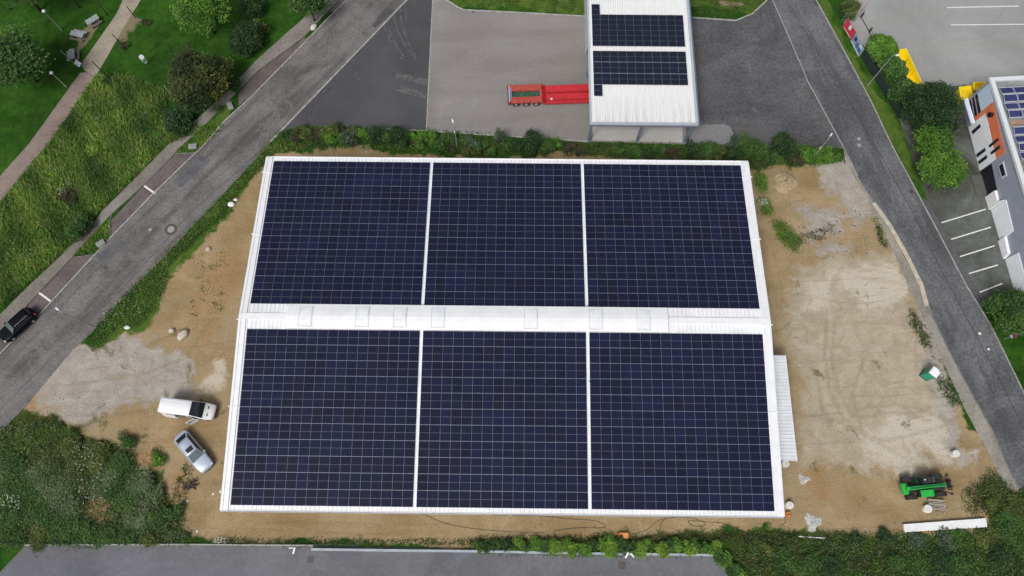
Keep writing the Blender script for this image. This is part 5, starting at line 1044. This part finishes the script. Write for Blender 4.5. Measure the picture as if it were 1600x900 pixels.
for i, (u, v, r, p_) in enumerate(SB):
    same = [k for k in range(len(SB)) if SB[k][3] == p_]; same.sort(key=lambda k: SB[k][0]); k_ = same.index(i) + 1
    shrub('wild_bush', '%s wild bush in the lower left scrub, %s such from left' % (TONE[p_], ORD[k_]), 'bush', u, v, r * 1.12, p_, .95, .20, 'wild bushes in the lower left scrub', 1.7, .42)
RB = [(1225, 878, 17, 'mid'), (1262, 888, 20, 'mid'), (1300, 886, 17, 'dark'), (1400, 880, 14, 'mid'), (1440, 886, 18, 'mid'), (1472, 876, 20, 'dark'), (1500, 884, 20, 'mid'), (1430, 846, 14, 'blue'), (1475, 842, 16, 'blue'), (1500, 838, 14, 'mid'), (1540, 838, 15, 'olive'), (1572, 820, 18, 'mid'), (1585, 790, 14, 'olive'), (1590, 850, 18, 'mid'), (1200, 858, 10, 'olive'), (1340, 842, 10, 'dark'), (1380, 838, 11, 'dark'), (1562, 872, 16, 'dark'), (1548, 782, 10, 'olive')]
for i, (u, v, r, p_) in enumerate(RB):
    same = [k for k in range(len(RB)) if RB[k][3] == p_]; same.sort(key=lambda k: RB[k][0]); k_ = same.index(i) + 1
    shrub('wild_bush', '%s wild bush in the lower right scrub, %s such from left' % (TONE[p_], ORD[k_]), 'bush', u, v, r, p_, .8, .2, 'wild bushes in the lower right scrub', 1.6, .42)
# stones and clods lying about the site
sp_ = []
for poly, n, r0_, r1_ in (([(1240, 312), (1376, 330), (1380, 404), (1236, 404)], 260, .04, .16), ([(1236, 420), (1410, 410), (1540, 720), (1236, 730)], 420, .03, .09), ([(1425, 480), (1450, 500), (1500, 640), (1480, 620)], 120, .05, .17), ([(150, 520), (280, 540), (230, 690), (60, 640)], 220, .03, .09), ([(300, 380), (352, 360), (345, 560), (290, 600)], 90, .03, .10), ([(260, 720), (345, 700), (340, 840), (270, 810)], 90, .03, .10), ([(400, 812), (1200, 812), (1200, 836), (400, 836)], 200, .03, .10), ([(1240, 735), (1400, 735), (1400, 830), (1230, 830)], 160, .03, .10)):
    for q in scatter(px(poly), n): sp_.append((q[0], q[1], RNG.uniform(r0_, r1_)))
m = MB()
for x, y, r in sp_:
    k = [RNG.uniform(.6, 1.3) for _ in range(6)]; m.add([(x + r * k[0], y, r * .2), (x, y + r * k[1], r * .25), (x - r * k[2], y, r * .2), (x, y - r * k[3], r * .2), (x + r * .2, y, r * .7 * k[4]), (x, y, -.02)], [(0, 1, 4), (1, 2, 4), (2, 3, 4), (3, 0, 4), (1, 0, 5), (2, 1, 5), (3, 2, 5), (0, 3, 5)])
o = m.build('stones', simple('stones', (.24, .205, .16), .9, var=.6, scale=1.7)); struct(o, 'stuff'); tag(o, 'small stones and clods scattered over the bare building site', 'stones')
# uncountable growth
def growth(name, label, parts, leaf, up=.35):
    Vs, Cs = [], []
    for poly, n, pals, hmax, sp in parts:
        C0 = scatter(px(poly), n)
        for c0 in C0:
            k = int(RNG.integers(5, 16)); r = RNG.uniform(.15, sp); pal = np.array(PAL[pals[int(RNG.integers(len(pals)))]])
            P = np.stack([c0[0] + RNG.normal(0, r, k), c0[1] + RNG.normal(0, r, k), RNG.uniform(.03, hmax * RNG.uniform(.3, 1), k)], 1)
            Vs.append(leaf_quads(P, leaf, up)); b0 = pal[RNG.integers(len(pal))] * RNG.uniform(.75, 1.25)
            Cs.append(np.clip(b0 * RNG.uniform(.75, 1.3, (k, 1)), .004, .6))
    o = mesh_quads(name, np.concatenate(Vs), np.concatenate(Cs)); struct(o, 'stuff'); return tag(o, label, 'vegetation')
SCL = [(0, 668), (60, 660), (110, 668), (132, 690), (200, 700), (212, 712), (214, 740), (242, 745), (262, 800), (300, 845), (0, 850)]
growth('scrub', 'dense wild scrub and weeds filling the lower left and lower right ground', [
    ([(690, -20), (714, 8), (725, 12), (800, 15), (912, 22), (912, -40), (690, -40)], 420, ['mid', 'bright', 'olive', 'brown'], .35, .4), ([(1085, 24), (1150, 28), (1174, 18), (1198, -2), (1198, -40), (1085, -40)], 320, ['mid', 'olive', 'brown'], .35, .4),
    (SCL, 3000, ['sage', 'olive', 'sage', 'mid'], 1.1, .5), ([(30, 690), (5, 700), (0, 855), (300, 850), (262, 790), (240, 745)], 700, ['mid', 'sage'], .9, .5),
    ([(1150, 848), (1230, 836), (1320, 838), (1405, 834), (1415, 838), (1545, 826), (1552, 800), (1600, 760), (1660, 800), (1660, 960), (1160, 960)], 4800, ['dark', 'mid', 'mid', 'sage', 'olive', 'bright', 'brown'], .7, .45),
    ([(1550, 735), (1575, 760), (1600, 800), (1560, 830), (1540, 800), (1515, 770)], 420, ['olive', 'mid', 'brown'], .4, .4),
    ([(430, 207), (560, 199), (700, 206), (880, 222), (880, 238), (700, 240), (600, 232), (520, 232), (440, 222)], 1100, ['mid', 'olive', 'dark', 'bright'], .45, .35), ([(880, 226), (1070, 228), (1310, 232), (1312, 252), (1180, 256), (1060, 244), (880, 244)], 900, ['mid', 'dark', 'olive'], .4, .35)], .19)
growth('weeds', 'loose weeds and tall grass along verges and on bare soil', [
    ([(205, 450), (262, 410), (258, 450), (240, 480), (222, 508), (185, 512), (150, 545), (138, 528)], 800, ['mid', 'bright', 'olive'], .35, .35), ([(400, 252), (422, 224), (436, 214), (470, 224), (430, 236), (372, 302), (330, 352), (262, 415), (212, 450), (293, 364)], 1100, ['mid', 'bright', 'olive'], .3, .35),
    ([(1177, 270), (1193, 270), (1198, 300), (1184, 300)], 150, ['bright', 'lime', 'mid'], .5, .4), ([(1184, 310), (1200, 310), (1208, 334), (1192, 336)], 110, ['bright', 'lime', 'mid'], .5, .4), ([(1206, 345), (1226, 350), (1248, 374), (1242, 394), (1218, 376)], 230, ['bright', 'mid', 'lime'], .55, .45), ([(1422, 478), (1436, 500), (1456, 540), (1446, 545), (1420, 500)], 110, ['mid', 'olive', 'brown'], .3, .3), ([(1464, 590), (1480, 590), (1502, 630), (1486, 634), (1468, 610)], 80, ['mid', 'dark'], .3, .3), ([(1365, 340), (1375, 352), (1388, 392), (1376, 382)], 50, ['mid', 'dark'], .25, .3),
    ([(1240, 372), (1300, 352), (1310, 366), (1250, 386)], 60, ['dark', 'brown'], .2, .3), ([(400, 845), (560, 845), (740, 845), (740, 850), (400, 850), (300, 847), (330, 842)], 240, ['dark', 'mid', 'olive'], .3, .3), ([(1120, 838), (1180, 834), (1240, 832), (1240, 842), (1150, 848)], 260, ['dark', 'olive', 'brown'], .35, .3),
    ([(742, 848), (900, 850), (1112, 854), (1128, 872), (1112, 866), (742, 861)], 900, ['mid', 'bright', 'lime', 'dark'], .7, .35), ([(240, 700), (252, 704), (250, 722), (240, 720)], 30, ['mid'], .4, .3), ([(262, 790), (282, 792), (292, 815), (275, 815)], 40, ['mid', 'olive'], .4, .3), ([(740, 840), (1120, 838), (1120, 846), (740, 848)], 300, ['dark', 'olive', 'brown'], .25, .3), ([(300, 400), (355, 385), (345, 500), (300, 500)], 40, ['olive', 'mid'], .15, .4), ([(280, 726), (296, 728), (292, 790), (270, 780)], 60, ['olive', 'brown'], .2, .3), ([(1500, 770), (1545, 740), (1550, 800), (1510, 806)], 150, ['olive', 'mid', 'brown'], .25, .35)], .17)
def blades(name, label, parts):
    Vs, Cs = [], []
    for poly, n, cols, h0, h1 in parts:
        B0 = scatter(px(poly), n); m = len(B0); a = RNG.uniform(0, 2 * PI, m); hh = RNG.uniform(h0, h1, m); fl = name == 'wild_flowers'; ln = np.stack([np.cos(a), np.sin(a), np.zeros(m)], 1) * (np.full(m, .07) if fl else hh * RNG.uniform(.5, 1.5, m))[:, None]
        sd = np.stack([-np.sin(a), np.cos(a), np.zeros(m)], 1) * RNG.uniform(.03, .075, m)[:, None]; b3 = np.concatenate([B0, (hh[:, None] - .01 if fl else np.zeros((m, 1)))], 1); tp_ = b3 + ln; tp_[:, 2] = hh
        Vs.append(np.stack([b3 - sd, b3 + sd, tp_ + sd * (1 if fl else .4), tp_ - sd * (1 if fl else .4)], 1).reshape(-1, 3)); pt_ = np.sin(B0[:, 0] * .55 + 1.3 * np.sin(B0[:, 1] * .31)) * np.sin(B0[:, 1] * .47 + 1.1 * np.sin(B0[:, 0] * .23 + 2)) + .5 * np.sin(B0[:, 0] * 1.3 + B0[:, 1] * .9); cc = np.array(cols)[RNG.integers(len(cols), size=m)] * (1 if fl else (1 + .38 * pt_)[:, None]); cc = cc * (1 if fl else np.stack([1 + .12 * pt_, np.ones(m), np.ones(m)], 1)); Cs.append(np.clip(cc * RNG.uniform(.7, 1.3, (m, 1)), .01, .7))
    o = mesh_quads(name, np.concatenate(Vs), np.concatenate(Cs)); struct(o, 'stuff'); return tag(o, label, 'grass')
GC = [(.085, .21, .022), (.13, .24, .038), (.17, .22, .05), (.065, .17, .018), (.21, .22, .075), (.07, .18, .02)]
blades('meadow_grass', 'tall uncut meadow grass between lawn path and sidewalk', [([(150, 118), (190, 118), (258, 140), (262, 190), (330, 200), (262, 226), (157, 330), (121, 371), (41, 448), (0, 488), (0, 318), (76, 226)], 30000, GC, .15, .5), ([(420, 228), (470, 234), (430, 240), (372, 300), (330, 352), (262, 415), (214, 448), (300, 362), (385, 272)], 3000, GC, .1, .35), ([(1545, 800), (1600, 760), (1600, 840), (1550, 830)], 1500, GC, .15, .4), ([(0, 680), (120, 668), (130, 700), (0, 720)], 4000, GC, .2, .5), ([(300, 240), (320, 228), (352, 196), (320, 196), (275, 236)], 500, GC, .1, .3), ([(112, 402), (147, 397), (172, 372), (172, 346), (136, 376)], 600, GC, .1, .3)])
WF = [(.62, .63, .58), (.55, .58, .48)]
blades('wild_flowers', 'white umbel flower heads dotted over scrub and verges', [([(120, 690), (165, 690), (180, 780), (130, 790)], 80, WF, .9, 1.2), ([(10, 770), (40, 775), (40, 795), (10, 790)], 45, WF, .9, 1.2), ([(160, 480), (225, 450), (222, 500), (170, 520)], 40, WF, .4, .6), ([(340, 840), (355, 840), (355, 848), (335, 848)], 60, WF, .3, .6), ([(20, 380), (60, 390), (50, 410), (10, 410)], 20, WF, .4, .5), ([(92, 298), (116, 280), (120, 300), (100, 312)], 30, WF, .9, 1.1), ([(1180, 315), (1196, 312), (1198, 322), (1182, 322)], 70, WF, .4, .6)])
# ------------------------------------------------------------------ poles, lamps, signs
POLE = simple('galvanised_pole', (.36, .38, .38), .45, .3, .5, .1, 2); LAMPW = simple('lamp_white', (.74, .76, .76), .4); WPOST = simple('dark_post_timber', (.035, .03, .027), .8, var=.3, scale=4)
def lamp(label, ub, vb, h, kind='street', az=0.0, extra=None):
    p = G(ub, vb); t = thing('street_lamp' if kind == 'street' else 'park_lamp', label, 'lamp', (p[0], p[1], 0), az)
    m = MB(); m.cyl((0, 0, 0), (0, 0, h), .085, .05, 10); m.cyl((0, 0, 0), (0, 0, .5), .11, .11, 10); m.build('pole', POLE, t)
    if kind == 'street':
        m = MB(); m.tube([(0, 0, h - .05), (.25, 0, h + .06), (.5, 0, h + .1)], .035, 6); m.build('arm', POLE, t)
        m = MB(); m.loft([[(x, -w, h + .06), (x, -w, h + .16), (x, 0, h + .2), (x, w, h + .16), (x, w, h + .06)] for x, w in ((.35, .05), (.5, .11), (.8, .10), (.9, .04))]); m.build('lamp_head', LAMPW, t)
    else:
        m = MB(); m.loft([[(r_ * math.cos(2 * PI * j / 14), r_ * math.sin(2 * PI * j / 14), h + z_) for j in range(14)] for r_, z_ in ((.10, -.05), (.24, .0), (.27, .12), (.20, .24), (.05, .3))]); m.build('lamp_globe', LAMPW, t, smooth=True)
    if extra:
        m = MB(); m.box(.04, .34, -.11, .11, extra, extra + .16); m.build('camera_box', WHB, t)
    return t
lamp('tall street lamp leaning over the left road beside the soil entrance', 152, 512, 7.2, az=2.5); lamp('tall street lamp on the right road before the conifer bushes', 1356, 133, 6.6, az=.1)
lamp('slim lamp post with camera in the shrub strip below the paved yard', 715, 232, 6.0, az=PI * .6, extra=4.0); lamp('lamp post with camera among bright shrubs right of the shelter', 1268, 248, 5.3, az=1.0, extra=2.6)
lamp('park lamp with small white globe near the picnic tables', 97, 47.5, 4.0, 'park'); lamp('park lamp with larger white globe left of the brick path', 104, 136, 3.3, 'park')
def post(label, ub, vb, h, r=.07, mat=None):
    p = G(ub, vb); m = MB(); m.cyl((0, 0, -.05), (0, 0, h), r, r * .85, 8); m.cyl((0, 0, h), (0, 0, h + .05), r * .85, r * .3, 8); o = m.build('wooden_post', mat or WPOST); o.location = (p[0], p[1], 0); return tag(o, label, 'post')
post('dark wooden post at the foot of the brown tuft beside the path', 186.5, 66.5, 1.9); post('dark wooden post standing over the path joint', 165, 118, 3.3); post('dark wooden post at the top beside the sandy path', 212, 28, 2.4); post('pale thin pole beside the lowest picnic table', 119.5, 103.5, 3.6, .05, POLE)
post('pale stake leaning by the tuft at the top path', 222, 40, 1.2, .05, OLDW); post('bleached log post at the meadow edge by the yellowish tree', 270, 150, 2.4, .12, simple('bleached_wood', (.30, .28, .23), .8))
p = G(230, 100); t = thing('trail_sign', 'green and white trail sign with round plate on the lawn', 'sign', (p[0], p[1], 0), heading(p, (1.1, -20)))
m = MB(); m.cyl((0, 0, 0), (0, 0, 1.75), .04, .04, 8); m.build('pole', POLE, t); SGW = simple('sign_white', (.62, .66, .68), .4); SGG = simple('sign_green', (.30, .52, .33), .4)
m = MB(); m.cyl((.03, 0, 1.62), (.07, 0, 1.66), .33, .33, 18); m.build('round_plate', SGW, t); m = MB(); m.hexa([(.05, -.36, .75), (.09, -.36, .75), (.09, .36, .75), (.05, .36, .75)], [(.05, -.36, 1.25), (.09, -.36, 1.25), (.09, .36, 1.25), (.05, .36, 1.25)]); bd = m.build('board', SGG, t)
m = MB(); m.box(.091, .10, -.28, .28, .95, 1.03); m.box(.091, .10, -.36, .36, 1.14, 1.25); m.build('board_stripe', SGW, bd); m = MB(); m.box(.04, .08, -.2, .2, .32, .52); m.build('small_plate', SGW, t)
p = G(1569, 529.5); t = thing('no_stopping_sign', 'round red and blue no stopping sign on grass at the right edge', 'sign', (p[0], p[1], 0), R(200))
m = MB(); m.cyl((0, 0, 0), (0, 0, 3.4), .035, .035, 8); m.build('pole', POLE, t); SR = simple('sign_red', (.42, .025, .04), .4); SBL = simple('sign_blue', (.04, .07, .30), .4)
m = MB(); m.cyl((.05, 0, 1.9), (.075, 0, 1.9), .34, .34, 22); dsk = m.build('sign_disc', SR, t); m = MB(); m.cyl((.075, 0, 1.9), (.08, 0, 1.9), .26, .26, 22); m.build('sign_field', SBL, dsk)
m = MB()
for a_ in (PI / 4, -PI / 4):
    c_, s_ = math.cos(a_) * .26, math.sin(a_) * .26; e_, f_ = -math.sin(a_) * .035, math.cos(a_) * .035
    m.hexa([(.079 + .001 * (a_ > 0), -c_ - e_, 1.9 - s_ - f_), (.079 + .001 * (a_ > 0), c_ - e_, 1.9 + s_ - f_), (.079 + .001 * (a_ > 0), c_ + e_, 1.9 + s_ + f_), (.079 + .001 * (a_ > 0), -c_ + e_, 1.9 - s_ + f_)], [(.085 + .001 * (a_ > 0), -c_ - e_, 1.9 - s_ - f_), (.085 + .001 * (a_ > 0), c_ - e_, 1.9 + s_ - f_), (.085 + .001 * (a_ > 0), c_ + e_, 1.9 + s_ + f_), (.085 + .001 * (a_ > 0), -c_ + e_, 1.9 - s_ + f_)])
m.build('sign_cross', SR, dsk); m = MB(); m.box(.05, .07, -.22, .22, 1.25, 1.5); m.build('plate', SGW, t)
# twin white floodlights at the service yard edge
def flood(label, u, v, hs):
    h = 5.0; p = G(u, v, h); t = thing('floodlight_mast', label, 'lamp', (p[0], p[1], 0))
    m = MB(); m.cyl((0, 0, 0), (0, 0, h), .06, .045, 8); m.build('pole', POLE, t)
    for dx, dy, a_, s_ in hs:
        m = MB(); c_, sn = math.cos(a_), math.sin(a_)
        q = [(dx + c_ * i * .30 * s_ - sn * j * .085 * s_, dy + sn * i * .30 * s_ + c_ * j * .085 * s_) for i, j in ((-1, -1), (1, -1), (1, 1), (-1, 1))]
        m.hexa([(x, y, h - .05) for x, y in q], [(x, y, h + .07) for x, y in q]); m.tube([(0, 0, h - .1), (dx * .5, dy * .5, h - .03), (dx, dy, h)], .025, 5); m.build('floodlight', simple('flood_white', (.84, .85, .86), .35, var=.03), t, bevel=.02)
flood('left white twin floodlight mast at the service yard edge', 459, 857, [(.05, -.22, 1.4, 1.1), (-.32, .05, .1, .65)]); flood('right white twin floodlight mast by the bright hedge', 983, 866, [(-.25, -.10, 1.0, 1.1), (.33, -.1, -.9, .85)])
# ------------------------------------------------------------------ fences, walls, banners
MESH = simple('green_fence_wire', (.02, .07, .045), .5); 
def fence(label, pts, h, mat, postgap=2.5, solid=False, rails=3, name='wire_fence'):
    P = px(pts); t = thing(name, label, 'fence', (P[0][0], P[0][1], 0)); o0 = P[0]; P = [(a_ - o0[0], b_ - o0[1]) for a_, b_ in P]
    m = MB()
    if solid: m.strip(P, .04, .08, h)
    else:
        for k in range(rails): z_ = .1 + (h - .15) * k / (rails - 1); m.strip(P, .02, z_, z_ + .03)
    L = []
    for i in range(len(P) - 1):
        d_ = math.hypot(P[i + 1][0] - P[i][0], P[i + 1][1] - P[i][1]); n = max(1, int(d_ / postgap))
        L += [(P[i][0] + (P[i + 1][0] - P[i][0]) * k / n, P[i][1] + (P[i + 1][1] - P[i][1]) * k / n) for k in range(n)]
    L.append(P[-1])
    if not solid:
        for i in range(len(P) - 1):
            d_ = math.hypot(P[i + 1][0] - P[i][0], P[i + 1][1] - P[i][1]); n = int(d_ / .25)
            for k in range(n): x = P[i][0] + (P[i + 1][0] - P[i][0]) * k / n; y = P[i][1] + (P[i + 1][1] - P[i][1]) * k / n; m.box(x - .006, x + .006, y - .006, y + .006, .1, h)
    m.build('mesh_panel', mat, t)
    for x, y in L:
        m = MB(); m.cyl((x, y, 0), (x, y, h + .08), .035, .035, 6); m.build('post', MESH, t)
    return t
fence('dark green mesh fence between scrub and service yard', [(-80, 848), (40, 849.5), (300, 849), (500, 850.5), (560, 851.5)], 1.0, MESH)
GRNP = simple('green_privacy_mesh', (.013, .026, .022), .8, var=.2, scale=3)
fence('dark green privacy fence along the right road verge', [(1345, 90), (1372, 133), (1404, 186)], 1.6, GRNP, solid=True, name='privacy_fence'); fence('green wire fence from the top edge to the banners', [(1278, -40), (1295, 0), (1312, 33)], 1.8, MESH)
fence('low wire fence across the top of the mossy parking lot', [(1460, 138), (1480, 138), (1499, 139)], 1.2, POLE); fence('grey wire fence by the yard gate behind the banners', [(1312, 33), (1344, 27)], 1.6, POLE)
fence('green wire fence closing the mossy lot beside the dark round tree', [(1404, 186), (1425, 187)], 1.6, MESH)
gt = thing('yard_gate', 'sliding yard gate on dark rollers behind the banners', 'gate', G(1345, 27)); g0 = gt.location
gp = [np.array(G2(u, v)) - np.array([g0[0], g0[1]]) for u, v in ((1345, 27), (1358, 50), (1363, 62))]
m = MB(); m.strip(gp, .06, .03, .12); m.build('rail', BPL, gt)
for q in gp[:2]:
    m = MB(); m.cyl((q[0], q[1], 0), (q[0], q[1], .9), .14, .12, 8); m.build('gate_post', BPL, gt)
m = MB(); m.cyl((gp[0][0] + .2, gp[0][1] + .9, 0), (gp[0][0] + .3, gp[0][1] + 1.1, 2.0), .04, .04, 6); m.build('barrier_arm', simple('barrier_red', (.4, .1, .09), .5), gt)
def banner(label, ub0, vb0, ub1, vb1, h, cols):
    a_ = np.array(G2(ub0, vb0)); b_ = np.array(G2(ub1, vb1)); L = np.linalg.norm(b_ - a_); t = thing('fence_banner', label, 'banner', (a_[0], a_[1], 0), heading(a_, b_)); base, marks = cols
    m = MB(); m.box(0, L, -.02, .02, .25, h); bd = m.build('cloth', base, t)
    for x0_, x1_, z0_, z1_, mt in marks:
        m = MB(); m.box(x0_ * L, x1_ * L, -.03, .03, .25 + (h - .25) * z0_, .25 + (h - .25) * z1_); m.build('print', mt, bd)
    for f in (0, 1):
        m = MB(); m.cyl((f * L, .06, 0), (f * L, .06, h + .1), .03, .03, 6); m.build('pole', POLE, t)
BR = simple('banner_red', (.52, .045, .075), .5); BW = simple('banner_white', (.72, .74, .78), .5); BB = simple('banner_blue', (.10, .17, .34), .5, var=.4, scale=4); BLB = simple('banner_light_blue', (.26, .36, .50), .5, var=.4, scale=5); BDK = simple('banner_navy', (.03, .03, .10), .5)
banner('red fence banner with white print facing the right road', 1315, 43, 1328, 64, 1.9, (BR, [(.40, .60, .5, .95, BW), (.12, .88, .06, .12, BW)])); banner('blue and white fence banner below the red one', 1328.5, 66, 1340, 90, 1.9, (BLB, [(0, 1, 0, .10, BW), (.08, .30, .45, .85, BDK), (.36, .62, .25, .7, BB), (.66, .92, .2, .6, BB), (.62, .9, .7, .92, BW)]))
def wall(name, label, pts, w, h, mat, cat='wall'):
    P = px(pts); m = MB(); m.strip([(a_ - P[0][0], b_ - P[0][1]) for a_, b_ in P], w, -.1, h); o = m.build(name, mat); o.location = (P[0][0], P[0][1], 0); return tag(o, label, cat)
CAP = simple('pale_blue_coping', (.34, .40, .44), .5, var=.12, scale=1)
wall('low_wall', 'pale blue grey low wall along the service yard and hedge', [(488, 858), (600, 859.5), (740, 861), (900, 864), (1112, 867)], .26, .45, CAP); wall('low_wall', 'slanting pale blue low wall at the right end of the service yard', [(1118, 866), (1152, 901), (1240, 1000)], .20, .5, CAP); wall('kerb_wall', 'thin pale kerb wall along the service yard and left scrub', [(40, 851.5), (300, 850.5), (490, 852)], .16, .2, simple('pale_edging', (.36, .36, .33), .8))
# ------------------------------------------------------------------ park furniture
GT = simple('silvered_wood', (.30, .34, .35), .75, var=.2, scale=4); GT2 = simple('grey_brown_wood', (.16, .145, .135), .8, var=.25, scale=4)
def picnic(label, u, v, rz, L=1.9, top=.8):
    p = G(u, v, .6); t = thing('picnic_table', label, 'picnic table', (p[0], p[1], 0), rz, 'picnic tables on the lawn')
    m = MB()
    for k in range(5): m.box(-L / 2, L / 2, -top / 2 + k * top / 5 + .01, -top / 2 + (k + 1) * top / 5 - .01, .72, .77)
    m.build('tabletop', GT, t)
    for s in (-1, 1):
        m = MB(); m.box(-L / 2, L / 2, *sorted((s * (top / 2 + .18), s * (top / 2 + .30))), .42, .46); m.box(-L / 2, L / 2, *sorted((s * (top / 2 + .32), s * (top / 2 + .46))), .42, .46); m.build('bench_seat', GT if s > 0 else GT2, t)
        m = MB(); x = s * (L / 2 - .3); m.box(x - .04, x + .04, -top / 2 - .45, top / 2 + .45, .34, .42); m.hexa([(x - .05, -.75, 0), (x + .05, -.75, 0), (x + .05, -.65, 0), (x - .05, -.65, 0)], [(x - .05, -.3, .72), (x + .05, -.3, .72), (x + .05, -.2, .72), (x - .05, -.2, .72)]); m.hexa([(x - .05, .65, 0), (x + .05, .65, 0), (x + .05, .75, 0), (x - .05, .75, 0)], [(x - .05, .2, .72), (x + .05, .2, .72), (x + .05, .3, .72), (x - .05, .3, .72)]); m.build('trestle', GT2, t)
picnic('picnic table nearest the top of the lawn path', 145, 32, heading(G(131, 30), G(149, 19)), 1.9); picnic('middle picnic table on the worn lawn', 121, 54, heading(G(108, 60), G(134, 66)), 2.0); picnic('lowest picnic table, turned along the pale thin pole', 113, 85, heading(G(113, 96), G(112, 76)), 1.7)
p = G(121.5, 99, 1.0); t = thing('info_board', 'pale blue tilted info board at the lowest picnic table', 'sign', (p[0], p[1], 0), heading(G(116, 95), G(127, 103)))
m = MB(); m.hexa([(-.55, -.28, .85), (.55, -.28, .85), (.55, .28, 1.15), (-.55, .28, 1.15)], [(-.55, -.28, .89), (.55, -.28, .89), (.55, .28, 1.19), (-.55, .28, 1.19)]); m.build('board', simple('info_pale', (.46, .53, .56), .4, var=.15, scale=5), t)
for s in (-.4, .4):
    m = MB(); m.cyl((s, 0, 0), (s, 0, 1.0), .04, .04, 6); m.build('leg', GT2, t)
def planter(label, u, v, rz, s=.55):
    p = G(u, v, .3); t = thing('stone_block', label, 'stone block', (p[0], p[1], 0), rz); m = MB(); m.box(-s, s, -s * .62, s * .62, 0, .42); m.build('block', simple('grey_block', (.30, .31, .30), .85, var=.15, scale=4), t, bevel=.05); m = MB(); m.box(-s * .7, s * .7, -s * .35, s * .35, .42, .45); m.build('top_plate', simple('block_top', (.22, .23, .23), .7), t)
planter('pale stone block in the bed beside the upper left bay', 359.5, 165, -1.1); planter('grey stone block in the bed above the middle parking bay', 301, 228.5, .1); planter('grey stone block in the bed between the two lower bays', 157, 380, .65)
for u, v, l_ in ((227, 177, 'grey dead branch pile in the meadow beside the dark small bush'), (153, 187, 'pale broken branch heap in the meadow centre'), (80, 262, 'grey dead branch heap in the meadow near the lawn path')):
    p = G(u, v); m = MB()
    for k in range(7): a_ = RNG.uniform(0, PI); l2 = RNG.uniform(.2, .45); x, y = RNG.uniform(-.3, .3, 2); m.tube([(x - math.cos(a_) * l2, y - math.sin(a_) * l2, .05), (x, y, .3), (x + math.cos(a_) * l2, y + math.sin(a_) * l2, .15)], .022, 5)
    o = m.build('dead_branches', simple('dead_wood', (.30, .29, .26), .85)); o.location = (p[0], p[1], 0); tag(o, l_, 'branches')
# ------------------------------------------------------------------ light
SUN_EL, SUN_AZ = R(55), R(238)                      # azimuth from +x towards +y
w = bpy.data.worlds.new('World'); SC.world = w; w.use_nodes = True; nt = w.node_tree
bg = nt.nodes['Background']; sk = nt.nodes.new('ShaderNodeTexSky'); sk.sky_type = 'NISHITA'; sk.sun_disc = False
sk.sun_elevation = SUN_EL; sk.sun_rotation = PI / 2 - SUN_AZ; sk.dust_density = 6.0; sk.air_density = 1.0; sk.ozone_density = 1.0
hs = nt.nodes.new('ShaderNodeHueSaturation'); hs.inputs['Saturation'].default_value = .62
nt.links.new(sk.outputs[0], hs.inputs['Color']); nt.links.new(hs.outputs[0], bg.inputs['Color']); bg.inputs['Strength'].default_value = .125
sl = bpy.data.lights.new('sun', 'SUN'); sl.energy = 1.75; sl.angle = R(16); sl.color = (1.0, .985, .965)
so = bpy.data.objects.new('sun', sl); COL.objects.link(so)
d = Vector((math.cos(SUN_EL) * math.cos(SUN_AZ), math.cos(SUN_EL) * math.sin(SUN_AZ), math.sin(SUN_EL))); so.rotation_euler = d.to_track_quat('Z', 'Y').to_euler(); so.location = d * 60
vs = SC.view_settings; vs.view_transform = 'Standard'; vs.look = 'None'; vs.exposure = -.20; vs.gamma = 1.0; vs.use_curve_mapping = False
SC.render.resolution_x, SC.render.resolution_y = 1024, 576
